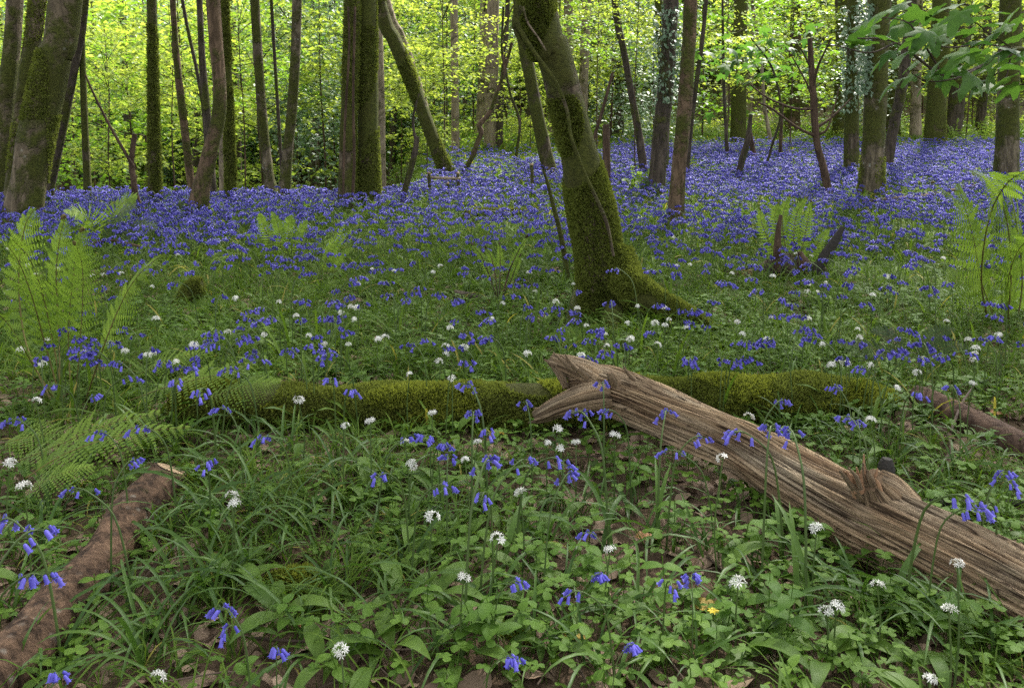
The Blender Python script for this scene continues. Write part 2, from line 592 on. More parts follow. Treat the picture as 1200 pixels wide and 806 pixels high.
LEAF = np.array([[0, 0, 0], [.45, .27, .05], [1, 0, -.05], [.45, -.27, .05], [.5, 0, 0]])
LEAF_F = np.array([[0, 4, 1], [4, 2, 1], [0, 3, 4], [3, 2, 4]])
LEAF2 = np.array([[0, 0, 0], [.4, .3, .06], [1, 0, -.06], [.4, -.3, .06]])
LEAF2_F = np.array([[0, 2, 1], [0, 3, 2]])


def scatter(name, protos, pts, rot, scl, idx, kind="stuff"):
    """one uncountable mass: geometry nodes set a plant on every point"""
    me = bpy.data.meshes.new(name)
    me.vertices.add(len(pts)); me.vertices.foreach_set("co", np.asarray(pts, np.float32).ravel())
    for nm, typ, fld, arr in (("rot", 'FLOAT_VECTOR', "vector", np.asarray(rot, np.float32).ravel()),
                              ("scl", 'FLOAT', "value", np.asarray(scl, np.float32)),
                              ("pick", 'INT', "value", np.asarray(idx, np.int32))):
        a = me.attributes.new(nm, typ, 'POINT'); a.data.foreach_set(fld, arr)
    o = bpy.data.objects.new(name, me)
    COL.objects.link(o)
    o["kind"] = kind
    cl = bpy.data.collections.new(name + "_kinds")
    for k, pm in enumerate(protos):
        po = bpy.data.objects.new("%s_kind_%03d" % (name, k), pm); cl.objects.link(po)
    ng = bpy.data.node_groups.new(name + "_scatter", 'GeometryNodeTree')
    ng.interface.new_socket("Geometry", in_out='INPUT', socket_type='NodeSocketGeometry')
    ng.interface.new_socket("Geometry", in_out='OUTPUT', socket_type='NodeSocketGeometry')
    gi = ng.nodes.new("NodeGroupInput"); go = ng.nodes.new("NodeGroupOutput")
    ci = ng.nodes.new("GeometryNodeCollectionInfo")
    ci.inputs['Collection'].default_value = cl
    ci.inputs['Separate Children'].default_value = True
    ci.inputs['Reset Children'].default_value = True
    ip = ng.nodes.new("GeometryNodeInstanceOnPoints")
    ip.inputs['Pick Instance'].default_value = True

    def attr(nm, typ):
        n = ng.nodes.new("GeometryNodeInputNamedAttribute"); n.data_type = typ; n.inputs[0].default_value = nm
        return n.outputs[0]
    ng.links.new(gi.outputs[0], ip.inputs['Points'])
    ng.links.new(ci.outputs[0], ip.inputs['Instance'])
    ng.links.new(attr("pick", 'INT'), ip.inputs['Instance Index'])
    ng.links.new(attr("rot", 'FLOAT_VECTOR'), ip.inputs['Rotation'])
    ng.links.new(attr("scl", 'FLOAT'), ip.inputs['Scale'])
    ng.links.new(ip.outputs[0], go.inputs[0])
    md = o.modifiers.new("scatter", 'NODES'); md.node_group = ng
    return o


def vnoise(x, y, f, seed):
    """patchy 2-D noise in 0..1"""
    r = np.random.default_rng(seed)
    v = 0
    for _ in range(7):
        a = r.uniform(0, 6.3); k = f * r.uniform(.5, 2)
        v = v + np.sin(k * (x * math.cos(a) + y * math.sin(a)) + r.uniform(0, 6.3) + 1.3 * np.sin(k * .6 * (y * math.cos(a) - x * math.sin(a))))
    return np.clip(.5 + v / 7, 0, 1)


# ------------------------------------------------------------------ the setting: ground
def build_ground():
    ys = np.concatenate([np.linspace(-6, .8, 24), np.linspace(.9, 6, 130), np.linspace(6.15, 30, 140), np.linspace(31, 110, 50)])
    us = np.linspace(-1, 1, 161)
    X, Y = np.meshgrid(us, ys)
    X = X * (6 + np.maximum(Y, 0) * 1.1)
    Z = H(X, Y) + .006 * np.sin(23 * X + 17 * Y) * np.sin(19 * Y - 8 * X)
    n, m = X.shape
    i = np.arange(n - 1)[:, None] * m; j = np.arange(m - 1)[None]
    Fq = np.stack([i + j, i + j + 1, i + m + j + 1, i + m + j], -1).reshape(-1, 4)
    o = put("ground", MB().add(np.stack([X, Y, Z], -1).reshape(-1, 3), Fq).mesh("ground", M['ground']))
    o["kind"] = "structure"


build_ground()


# ------------------------------------------------------------------ trees
def crown_mesh(name, mat, n_sprays, per, rx, rz, leaf, seed, flat=.25, sprayr=.55, low=0.0, F=(LEAF2, LEAF2_F)):
    """leaf sprays spread through a crown: uneven outline, gaps, light and dark clumps"""
    r = np.random.default_rng(seed)
    mb = MB()
    th = r.uniform(0, 2 * math.pi, n_sprays); rr = np.sqrt(r.uniform(.02, 1, n_sprays))
    zz = r.uniform(-1, 1, n_sprays)
    prof = np.sqrt(np.clip(1 - (zz * .9) ** 2, .1, 1)) * (1 + .3 * np.sin(3 * th + seed))
    C = np.stack([rx * rr * prof * np.cos(th), rx * rr * prof * np.sin(th), rz * zz + low], -1)
    sp = np.repeat(np.arange(n_sprays), per)
    n = len(sp)
    dth = r.uniform(0, 2 * math.pi, n); dr = sprayr * np.sqrt(r.uniform(0, 1, n)) * r.uniform(.6, 1.3, n_sprays)[sp]
    tx, ty = r.normal(0, .22, n_sprays)[sp], r.normal(0, .22, n_sprays)[sp]
    d = np.stack([dr * np.cos(dth), dr * np.sin(dth), np.zeros(n)], -1)
    d[:, 2] = d[:, 0] * tx + d[:, 1] * ty - .25 * dr ** 2 + r.normal(0, flat * .25, n)
    pos = C[sp] + d
    base = r.uniform(0, 1, n_sprays)[sp]
    tint = np.clip(base * .85 + r.uniform(0, .25, n), 0, 1)
    many_leaves(pos, r.uniform(0, 2 * math.pi, n), r.normal(-.15, .35, n), r.normal(0, .45, n), leaf * r.uniform(.7, 1.25, n), mb, F[0], F[1], tint)
    return mb.mesh(name, mat, smooth=False), C


def branch_mesh(name, C, mat, base, r0, seed, k=14):
    """limbs from the stem out to the sprays"""
    r = np.random.default_rng(seed)
    mb = MB()
    for c in C[r.choice(len(C), min(k, len(C)), replace=False)]:
        z0 = min(c[2] - .1, c[2] * r.uniform(.4, .8) - np.hypot(c[0], c[1]) * .25)
        z0 = max(z0, base)
        p = spline([(0, 0, z0), (c[0] * .45, c[1] * .45, z0 + (c[2] - z0) * .75), tuple(c)], 7)
        mb.merge(tube(p, np.linspace(r0, r0 * .25, 7), 4, cap=False))
    return mb.mesh(name, mat)


def trunk_points(spec):
    """base-first [(px,py,width_px)...] at one depth; the stem goes on above the frame"""
    base = G(spec['pts'][0][0], spec['pts'][0][1]) if 'Y' not in spec else None
    Y = spec.get('Y') or base[1]
    if 'Y' not in spec and spec['pts'][0][0] < 480 and Y > 8.5:
        Y = 8.5 + .25 * math.sin(spec['pts'][0][0])
    lean = spec.get('toward', 0.0)
    out = []
    for k, (px, py, w) in enumerate(spec['pts']):
        p = P(px, py, Y - lean * k)
        out.append((*p, w / F_PX * ax(p) / 2))
    return np.array(out), Y


shade_crown_variants = [crown_mesh("shade_crown", M['canopy'], 66, 14, 3.2, 1.7, .20, 40 + k, sprayr=.8) for k in range(4)]  # unseen tree crowns above the frame, added and thinned to shade the foreground


def tree(spec, nth):
    q, Y = trunk_points(spec)
    x, y = q[0, :2]
    g0 = float(H(x, y))
    t = thing("tree" if not spec.get('name') else spec['name'], spec['label'], spec.get('cat', 'tree'), (x, y, min(g0, q[0, 2])), group=spec.get('group'))
    top = q[-1].copy(); d = q[-1, :3] - q[-2, :3]; d /= np.linalg.norm(d)
    pts = [np.array([*(q[0, :3] - np.array([0, 0, .14])), q[0, 3] * 1.05]), *q]
    if q[0, 2] > g0 + .05:                                  # foot hidden behind the rise
        pts = [np.array([x, y, g0 - .15, q[0, 3]]), *q]
    hgt = spec.get('top', 0)
    if hgt:
        up = np.array([d[0] * .6, d[1] * .6, max(.5, d[2])]); up /= np.linalg.norm(up)
        rem = max(1.0, hgt - (top[2] - g0))
        for s in (.35, .7, 1.0):
            pts.append(np.array([*(top[:3] + up * rem * s), top[3] * (1 - .55 * s)]))
    pts = np.array(pts)
    nseg = int(spec.get('seg', 40))
    sp = spline(pts, nseg)
    near = spec.get('sides', 12)
    mb = tube(local(sp[:, :3], t), np.maximum(sp[:, 3], .004), near, rough=spec.get('rough', .15), seed=nth * 13 + 5,
              flare=spec.get('flare', .25), flare_h=spec.get('flare_h', .22))
    put("trunk" if not spec.get('stick') else "stem", mb.mesh("trunk", M[spec['mat']]), t)
    if hgt and spec.get('crown', True):
        cm, C = shade_crown_variants[nth % 4]
        e = pts[-1]
        c = put("crown", cm, t, local(e[:3], t), (0, 0, nth * 1.3), spec.get('cs', 1.0))
        if nth < 4:
            pass
        bm = branch_mesh("limb", C * spec.get('cs', 1.0), M['dark'], -2.0, .035, nth)
        put("limb", bm, t, local(e[:3], t), (0, 0, nth * 1.3))
    t_mesh[t.name] = mb
    return t, sp, Y


t_mesh = {}


def px_tube(t, pts, Y, mat, name, sides=6, rough=.08, seed=0, dy=0.0, n=None, meshonly=False):
    """a branch or vine given by photograph points (px, py, width) at depth Y"""
    q = []
    for k, p in enumerate(pts):
        v = P(p[0], p[1], Y + dy * k / max(1, len(pts) - 1) + (p[3] if len(p) > 3 else 0))
        q.append((*v, p[2] / F_PX * ax(v) / 2))
    q = spline(q, n or max(8, 5 * len(pts)))
    mb = tube(local(q[:, :3], t), np.maximum(q[:, 3], .0015), sides, rough=rough, seed=seed)
    if meshonly:
        return mb
    return put(name, mb.mesh(name, mat), t)


def fuzz(path, rad, n, length, seed, mat, name, parent, umin=0.0, umax=1.0, wid=.35, mask=None):
    """moss: many tiny upright tufts standing on a stem"""
    r = np.random.default_rng(seed)
    tt, a, b = frames(path)
    u = r.uniform(umin, umax, n) * (len(path) - 1)
    i = np.minimum(u.astype(int), len(path) - 2); f = (u - i)[:, None]
    c = path[i] * (1 - f) + path[i + 1] * f
    R = (rad[i] * (1 - f[:, 0]) + rad[i + 1] * f[:, 0])
    th = r.uniform(0, 2 * math.pi, n)
    nr = a[i] * np.cos(th)[:, None] + b[i] * np.sin(th)[:, None]
    if mask is not None:
        k = mask(u / (len(path) - 1), th, nr)
        c, R, nr, th, i = c[k], R[k], nr[k], th[k], i[k]
        n = len(c)
    p = c + nr * (R * .97)[:, None]
    d = nr + r.normal(0, .45, (n, 3)) + np.array([0, 0, .25]); d /= np.linalg.norm(d, axis=1)[:, None]
    s = np.cross(d, r.normal(0, 1, (n, 3))); s /= np.linalg.norm(s, axis=1)[:, None]
    L = length * r.uniform(.5, 1.3, n)
    V = np.stack([p - s * (L * wid)[:, None], p + s * (L * wid)[:, None], p + d * L[:, None]], 1).reshape(-1, 3)
    T = np.repeat(np.clip(vnoise(p[:, 0] * 9, p[:, 2] * 9 + p[:, 1] * 4, 2.0, seed) * .8 + r.uniform(0, .35, n), 0, 1), 3)
    o = put(name, MB().add(V, np.arange(3 * n).reshape(-1, 3), T).mesh(name, mat, smooth=False), parent)
    o["kind"] = "stuff"
    return o


def fuzz_on(mb, n, length, seed, mat, name, parent, mask=None, wid=.35):
    """moss tufts standing on the real surface of a stem"""
    r = np.random.default_rng(seed)
    V = np.concatenate(mb.v); Q = np.concatenate([f for f in mb.f if f.shape[1] == 4])
    a, b, c, d = (V[Q[:, i]] for i in range(4))
    nr = np.cross(c - a, d - b); ar = np.linalg.norm(nr, axis=1); nr /= ar[:, None] + 1e-12
    ctr = V.mean(0)
    k = r.choice(len(Q), n, p=ar / ar.sum())
    u, v = r.uniform(0, 1, (2, n, 1))
    p = (a[k] * (1 - u) + b[k] * u) * (1 - v) + (d[k] * (1 - u) + c[k] * u) * v
    nr = nr[k]
    if mask is not None:
        m = mask(p, nr); p, nr = p[m], nr[m]; n = len(p)
    d = nr + r.normal(0, .45, (n, 3)) + np.array([0, 0, .2]); d /= np.linalg.norm(d, axis=1)[:, None]
    s_ = np.cross(d, r.normal(0, 1, (n, 3))); s_ /= np.linalg.norm(s_, axis=1)[:, None]
    L = length * r.uniform(.5, 1.3, n)
    VV = np.stack([p - s_ * (L * wid)[:, None], p + s_ * (L * wid)[:, None], p + d * L[:, None] - nr * .002], 1).reshape(-1, 3)
    T = np.repeat(np.clip(vnoise(p[:, 0] * 9, p[:, 2] * 9 + p[:, 1] * 4, 2.0, seed) * .8 + r.uniform(0, .35, n), 0, 1), 3)
    o = put(name, MB().add(VV, np.arange(3 * n).reshape(-1, 3), T).mesh(name, mat, smooth=False), parent)
    o["kind"] = "stuff"


TREES = [
    # --- left group
    dict(pts=[(26, 272, 40), (36, 200, 38), (48, 134, 40), (62, 70, 38), (76, 8, 36)], mat='big_left', top=9, sides=28, seg=70, rough=.16, flare=.35,
         label="thick leaning grey-brown trunk with dark moss patches at the left edge, thickest of its clump"),
    dict(pts=[(10, 262, 16), (20, 170, 15), (32, 80, 17), (43, 8, 18)], mat='big_left', top=8, crown=False, sides=16,
         label="slimmer mossy stem close on the left side of the thick leaning grey-brown trunk"),
    dict(pts=[(-4, 250, 22), (6, 130, 20), (17, 8, 18)], mat='big_left', top=8, crown=False, sides=16,
         label="grey trunk cut by the left edge of the picture behind the thick leaning one"),
    dict(pts=[(54, 236, 14), (72, 150, 13), (88, 67, 12), (98, 8, 11)], mat='dark', top=8, sides=14,
         label="dark slanting stem just right of the thick leaning grey-brown trunk"),
    dict(pts=[(104, 240, 9), (100, 160, 8), (97, 80, 7), (95, 8, 6)], mat='moss_trunk', top=7, crown=False,
         label="thin mossy upright stem standing alone right of the dark slanting stem"),
    dict(pts=[(182, 240, 15), (180, 130, 12), (178, 8, 11)], mat='moss_trunk', top=8, sides=16,
         label="straight mossy trunk rising from the bluebells right of the broken dead stem"),
    dict(pts=[(226, 236, 9), (216, 150, 9), (207, 70, 8), (203, 8, 7)], mat='red', Y=10.5, top=9,
         label="slim reddish trunk leaning left, behind the curved red-brown trunk"),
    dict(pts=[(250, 236, 9), (243, 140, 9), (237, 70, 8), (234, 8, 7)], mat='dark', Y=10.2, top=9, crown=False,
         label="thin dark trunk directly behind the left side of the curved red-brown trunk"),
    dict(pts=[(240, 150, 4), (232, 90, 4), (215, 8, 4)], mat='dark', Y=10.4, top=6, crown=False,
         label="very thin dark stem slanting left above the slim reddish trunk"),
    dict(pts=[(229, 266, 25), (236, 220, 20), (247, 175, 17), (257, 130, 16), (256, 80, 15), (250, 8, 16)], mat='red', top=9, sides=22, seg=60,
         flare=.35, label="curved red-brown trunk with a swollen mossy foot in the bluebells"),
    dict(pts=[(271, 240, 13), (268, 130, 11), (263, 8, 10)], mat='moss_full', top=9, sides=16,
         label="straight green mossy trunk touching the right side of the curved red-brown trunk"),
    dict(pts=[(262, 238, 10), (261, 130, 9), (260, 60, 8)], mat='pale', Y=11, top=8, crown=False,
         label="pale trunk half hidden between the curved red-brown trunk and the straight green mossy one"),
    dict(pts=[(322, 238, 16), (314, 200, 12), (306, 117, 11), (299, 8, 11)], mat='grey', top=9, sides=16,
         label="lichen-spotted trunk leaning left, left arm of the V-shaped pair"),
    dict(pts=[(333, 238, 15), (337, 180, 12), (343, 117, 12), (348, 8, 11)], mat='grey', top=9, sides=16,
         label="lichen-spotted trunk leaning right, right arm of the V-shaped pair"),
    dict(pts=[(331, 215, 4), (326, 133, 4), (319, 20, 4)], mat='dark', Y=9.2, top=5, crown=False,
         label="thin dark sapling stem standing between the two arms of the V-shaped pair"),
    # --- centre
    dict(pts=[(407, 244, 22), (408, 150, 19), (413, 8, 18)], mat='moss_trunk', top=10, sides=20,
         label="dark mossy trunk with a climbing vine, left one of the close centre pair", vine=True),
    dict(pts=[(432, 248, 30), (432, 215, 25), (431, 100, 24), (429, 8, 24)], mat='moss_full', top=10, sides=24, flare=.4,
         label="stout mossy trunk with grey lichen streaks, right one of the close centre pair"),
    dict(pts=[(530, 216, 18), (508, 165, 16), (484, 100, 16), (462, 48, 17), (445, 6, 17)], mat='moss_trunk', top=9, sides=18,
         label="long mossy trunk leaning strongly left behind the old fence posts"),
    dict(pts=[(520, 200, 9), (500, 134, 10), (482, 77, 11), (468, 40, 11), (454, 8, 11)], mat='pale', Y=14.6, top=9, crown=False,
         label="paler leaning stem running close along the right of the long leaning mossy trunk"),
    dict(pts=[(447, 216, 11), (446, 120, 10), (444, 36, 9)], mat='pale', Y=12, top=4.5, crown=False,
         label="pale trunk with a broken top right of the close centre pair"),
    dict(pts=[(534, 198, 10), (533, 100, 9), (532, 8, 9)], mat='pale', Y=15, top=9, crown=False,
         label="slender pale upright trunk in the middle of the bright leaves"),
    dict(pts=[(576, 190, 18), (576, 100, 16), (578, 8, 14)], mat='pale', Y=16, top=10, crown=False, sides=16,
         label="thick pale trunk beyond the far bluebells, with a dark stem against its right side"),
    dict(pts=[(585, 190, 8), (587, 120, 7), (592, 60, 6)], mat='dark', Y=15.9, top=6, crown=False,
         label="dark ivy-covered stem against the right side of the thick pale trunk"),
    dict(pts=[(648, 218, 18), (636, 165, 16), (622, 95, 15), (610, 14, 15)], mat='moss_trunk', top=9, sides=18,
         label="slanting mossy trunk just left of the big leaning trunk"),
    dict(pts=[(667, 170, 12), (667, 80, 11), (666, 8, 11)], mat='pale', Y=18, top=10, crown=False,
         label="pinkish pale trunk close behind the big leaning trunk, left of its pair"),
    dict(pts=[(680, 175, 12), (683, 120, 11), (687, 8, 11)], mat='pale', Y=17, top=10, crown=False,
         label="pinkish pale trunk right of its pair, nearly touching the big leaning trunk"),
    dict(pts=[(756, 214, 10), (749, 160, 9), (741, 117, 8), (731, 60, 8), (721, 8, 8)], mat='dark', top=8,
         label="dark slim trunk slanting left, right of the big leaning trunk"),
    dict(pts=[(768, 236, 20), (775, 150, 19), (782, 80, 18), (786, 8, 18)], mat='dark', top=9, sides=18, ivy=(765, 800, 5, 120),
         label="ivy-clad dark trunk left of the smooth bare brown trunk"),
    dict(pts=[(776, 228, 13), (779, 120, 11), (772, 8, 10)], mat='moss_trunk', Y=11, top=9, crown=False,
         label="mossy stem half hidden behind the ivy-clad dark trunk"),
    dict(pts=[(791, 270, 20), (795, 205, 17), (801, 140, 17), (806, 70, 16), (809, 8, 16)], mat='red', top=9, sides=20, flare=.2,
         label="smooth bare brown trunk in front, right of the ivy-clad trunk"),
    dict(pts=[(803, 216, 7), (811, 135, 6), (824, 38, 5)], mat='dark', top=6, crown=False,
         label="thin dark stem slanting right behind the smooth bare brown trunk"),
    # --- right
    dict(pts=[(865, 170, 19), (866, 100, 17), (868, 8, 16)], mat='moss_full', Y=18, top=10, crown=False, sides=16,
         label="mossy yellow-green trunk standing beyond the bluebells, left of the pale crooked stem"),
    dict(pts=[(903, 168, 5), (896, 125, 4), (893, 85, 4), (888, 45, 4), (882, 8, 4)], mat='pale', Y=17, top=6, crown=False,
         label="pale crooked thin stem right of the mossy yellow-green trunk"),
    dict(pts=[(853, 194, 5), (850, 140, 4), (848, 92, 4)], mat='dark', top=3.2, crown=False,
         label="thin dark pole-like stem in the far bluebells in front of the yellow-green trunk"),
    dict(pts=[(914, 194, 4), (915, 160, 4), (917, 122, 3)], mat='dead', top=0, crown=False,
         label="short thin brown stem in the far bluebells right of the crooked pale stem"),
    dict(pts=[(929, 168, 20), (929, 120, 16), (931, 70, 14)], mat='red', Y=21, top=9, crown=False,
         label="broad reddish trunk far back behind the bare dead sapling"),
    dict(pts=[(984, 166, 16), (984, 130, 14), (985, 90, 13)], mat='moss_full', Y=20, top=9, crown=False,
         label="far mossy trunk between the bare dead sapling and the ivy-hung right trunk"),
    dict(pts=[(998, 212, 19), (998, 140, 16), (1000, 60, 15), (1001, 8, 14)], mat='moss_trunk', top=9, sides=18, ivy=(985, 1014, 8, 130),
         label="mossy trunk draped in ivy, immediately left of the thick right trunk"),
    dict(pts=[(1021, 240, 33), (1022, 205, 26), (1026, 110, 25), (1031, 8, 24)], mat='grey', top=10, sides=24, flare=.4, ivy=(1003, 1022, 0, 110),
         label="thick grey-brown right trunk with mossy foot and ivy up its left side"),
    dict(pts=[(1036, 210, 14), (1047, 150, 12), (1058, 95, 12), (1068, 8, 12)], mat='dark', top=8, sides=14,
         label="dark trunk leaning right, close behind the thick right trunk"),
    dict(pts=[(1095, 182, 25), (1097, 130, 22), (1101, 60, 21), (1103, 8, 20)], mat='moss_full', Y=16.5, top=10, sides=18, crown=False,
         label="isolated broad mossy trunk at the right in front of the bright ferns"),
    dict(pts=[(1073, 170, 14), (1073, 130, 12), (1074, 80, 11)], mat='pale', Y=19.5, top=8, crown=False,
         label="pale mossy trunk further back, left of the isolated broad mossy one"),
    dict(pts=[(1132, 140, 7), (1126, 110, 6), (1119, 80, 6)], mat='dark', Y=27, top=6, crown=False,
         label="slim dark trunk leaning left on the brown bank"),
    dict(pts=[(1141, 140, 12), (1143, 110, 10), (1146, 60, 10)], mat='moss_trunk', Y=27.5, top=7, crown=False,
         label="mossy trunk on the brown bank right of the slim leaning one"),
    dict(pts=[(1179, 222, 27), (1181, 130, 24), (1184, 8, 23)], mat='grey', top=10, sides=20,
         label="dark grey trunk at the right edge of the picture behind the tall fern"),
]
REFS = ['thick leaning trunk at the left edge', 'slim stem at the left edge', 'grey trunk cut by the left edge', 'dark slanting stem', 'thin mossy stem', 'straight mossy left trunk', 'slim reddish trunk', 'thin dark trunk beside the curved one', 'thin stem over the reddish trunk', 'curved red-brown trunk', 'straight green mossy trunk', 'pale trunk by the curved one', 'left arm of the V-shaped pair', 'right arm of the V-shaped pair', 'sapling stem between the V-shaped pair', 'vine-hung centre trunk', 'stout mossy centre trunk', 'long leaning mossy trunk', 'paler leaning stem', 'pale broken-topped trunk', 'slender pale trunk', 'thick pale trunk', 'dark stem by the thick pale trunk', 'slanting mossy trunk', 'left pinkish trunk', 'right pinkish trunk', 'dark slim slanting trunk', 'ivy-clad dark trunk', 'mossy stem by the ivy-clad trunk', 'smooth bare brown trunk', 'thin dark right-slanting stem', 'mossy yellow-green trunk', 'pale crooked stem', 'dark pole-like stem', 'short thin brown stem', 'broad reddish trunk', 'far mossy trunk', 'ivy-draped trunk', 'thick right trunk', 'dark right-leaning trunk', 'isolated broad mossy trunk', 'pale mossy trunk on the right', 'slim trunk on the bank', 'mossy trunk on the bank', 'dark trunk at the right edge']
for a_, b_ in zip(TREES, REFS):
    a_['ref'] = b_
tree_objs = {}


def ivy_part(t, px0, px1, py0, py1, Y, n, seed, size=.055):
    r = np.random.default_rng(seed)
    px = r.uniform(px0, px1, n); py = r.uniform(py0, py1, n) ; dy = r.uniform(-.22, .08, n)
    pos = np.array([P(a, b, Y + c) for a, b, c in zip(px, py, dy)])
    mb = MB()
    many_leaves(local(pos, t), r.uniform(3.6, 5.8, n), r.normal(-.6, .4, n), r.normal(0, .5, n), size * r.uniform(.6, 1.3, n), mb, LEAF, LEAF_F, r.uniform(0, 1, n))
    put("ivy", mb.mesh("ivy", M['holly'], smooth=False), t)["kind"] = "stuff"


for k, s in enumerate(TREES):
    t, sp, Y = tree(s, k)
    tree_objs[k] = (t, sp, Y)
    if s.get('ivy'):
        a, b, c, d = s['ivy']
        ivy_part(t, a, b, c, d, Y, 700, k)
    if s.get('vine'):
        px_tube(t, [(412, 244, 4), (415, 190, 3.5), (414, 110, 3), (416, 8, 3)], Y - .32, M['dead'], "vine", seed=k)
        px_tube(t, [(402, 240, 3), (404, 150, 3), (409, 60, 2.5), (408, 8, 2.5)], Y - .28, M['dead'], "vine", seed=k + 1)

for k, n_, zz, thr in ((0, 60000, 3.0, .58), (1, 20000, 3.0, .55), (9, 30000, .5, .2), (10, 30000, 3.0, .35), (5, 25000, 3.0, .45), (16, 50000, 3.0, .4), (15, 30000, 3.0, .45), (17, 40000, 3.0, .45), (38, 30000, .5, .3), (40, 25000, 3.0, .4), (29, 12000, .35, .35)):
    t, sp, Y = tree_objs[k]
    fuzz_on(t_mesh[t.name], n_, .022, 80 + k, M['moss'], "moss", t, mask=lambda p, nr: (p[:, 2] < zz) & (nr[:, 1] < .6) & (vnoise(p[:, 0] * 5 + p[:, 1] * 5, p[:, 2] * 3.5, 1.0, k + 3) > thr + .3 * np.clip((p[:, 2] - zz + .4) / .4, 0, 1)))

# --- the big leaning mossy trunk in the middle
mp = [(a_, b_, c_ * .88) for a_, b_, c_ in [(712, 372, 68), (706, 330, 63), (700, 290, 58), (692, 245, 58), (681, 190, 51), (669, 140, 47), (657, 95, 46), (644, 50, 47), (631, 6, 49)]]
mt, mpath, mY = tree(dict(pts=mp, mat='moss_trunk', top=9, sides=56, seg=130, rough=.20, flare=.30, flare_h=.22, cs=1.15,
                          label="big leaning trunk thick with moss, standing in the centre of the bluebells"), 50)
mloc = local(mpath[:, :3], mt)
fuzz_on(t_mesh[mt.name], 230000, .016, 3, M['moss'], "moss", mt,
        mask=lambda p, nr: (p[:, 2] < 1.75) & (nr[:, 1] < .5) & (vnoise(p[:, 0] * 7 + p[:, 1] * 5, p[:, 2] * 5, 1.0, 5) > .40 + .16 * np.clip(p[:, 2] - .5, 0, 1)))
px_tube(mt, [(604, 6, 6), (607, 30, 6), (625, 60, 5), (650, 95, 5), (664, 128, 4), (669, 160, 4), (678, 185, 4.5), (686, 205, 4), (700, 235, 4), (711, 262, 4), (719, 300, 3)],
        mY - .135, M['moss_trunk'], "vine", 8, .35, 2, n=60)
px_tube(mt, [(612, 8, 7), (604, 22, 8), (606, 40, 6), (616, 58, 4)], mY - .12, M['dark'], "vine", 7, .2, 4)
px_tube(mt, [(613, 8, 3), (618, 26, 2.5), (631, 45, 2.2), (640, 60, 2)], mY - .16, M['pale'], "vine", 5, .1, 5)
rq = []
for a_, b_, w_, dy_ in ((718, 300, 50, .02), (730, 328, 46, -.06), (750, 343, 40, -.12), (772, 354, 32, -.18), (794, 365, 26, -.24), (822, 380, 18, -.30), (840, 392, 10, -.34)):
    p_ = P(a_, b_, mY + dy_); rq.append((*p_, w_ / F_PX * ax(p_) / 2))
rq = spline(rq, 34)
rmb = tube(local(rq[:, :3], mt), rq[:, 3], 20, .25, 9)
put("root", rmb.mesh("root", M['moss_full']), mt)
fuzz_on(rmb, 22000, .015, 6, M['moss'], "moss", mt, mask=lambda p, nr: vnoise(p[:, 0] * 8, p[:, 2] * 9, 1.0, 4) > .12)
for a, b in (((690, 362), (662, 392)), ((715, 372), (722, 398))):
    p0, p1 = G(*a), G(*b)
    rp = spline([(*(p0 + np.array([0, .05, .10])), .07), (*((p0 + p1) / 2 + np.array([0, 0, .03])), .05), (*(p1 + np.array([0, 0, -.03])), .03)], 14)
    put("root", tube(local(rp[:, :3], mt), rp[:, 3], 10, .15, 19).mesh("root", M['moss_full']), mt)

# --- dead and broken stems
DEAD = [
    dict(name="broken_stem", pts=[(161, 262, 8), (157, 215, 7), (154, 190, 6), (158, 157, 6)], mat='dead', cat="dead stem",
         label="broken reddish dead stem standing in front of the leaves left of the straight mossy trunk"),
    dict(name="broken_stem", pts=[(711, 232, 10), (711, 190, 9), (710, 146, 8)], mat='dead', cat="dead stem", label="snapped-off brown stump post right of the big leaning trunk"),
    dict(name="broken_stem", pts=[(863, 222, 8), (869, 190, 8), (876, 165, 7), (880, 134, 4)], mat='dark', cat="dead stem",
         label="dark leaning snag with a pointed top in the far bluebells"),
    dict(name="broken_stem", pts=[(888, 196, 6), (882, 175, 6), (878, 148, 5)], mat='dead', cat="dead stem", label="short brown snag crossing behind the dark leaning one"),
    dict(name="broken_stem", pts=[(470, 244, 6), (478, 210, 7), (486, 180, 7), (489, 160, 6)], mat='dark', cat="dead stem",
         label="dark crooked mossy stem right of the close centre pair"),
    dict(name="broken_stem", pts=[(694, 176, 4), (706, 130, 4), (718, 85, 3)], mat='dead', Y=9.5, cat="dead stem", label="thin straight dead pole slanting right behind the big leaning trunk"),
]
for k, s in enumerate(DEAD):
    s['crown'] = False; s['stick'] = True; s['flare'] = .1; s['seg'] = 16
    t, sp, Y = tree(s, 70 + k)
    if k == 0:
        px_tube(t, [(156, 195, 4), (130, 150, 3), (112, 115, 2.5), (100, 88, 2)], Y - .05, M['dead'], "branch")
        px_tube(t, [(158, 215, 3), (163, 235, 3), (172, 250, 2)], Y - .05, M['dead'], "branch")
    if k == 4:
        px_tube(t, [(487, 165, 4), (484, 140, 3), (491, 110, 2)], Y, M['dark'], "branch")

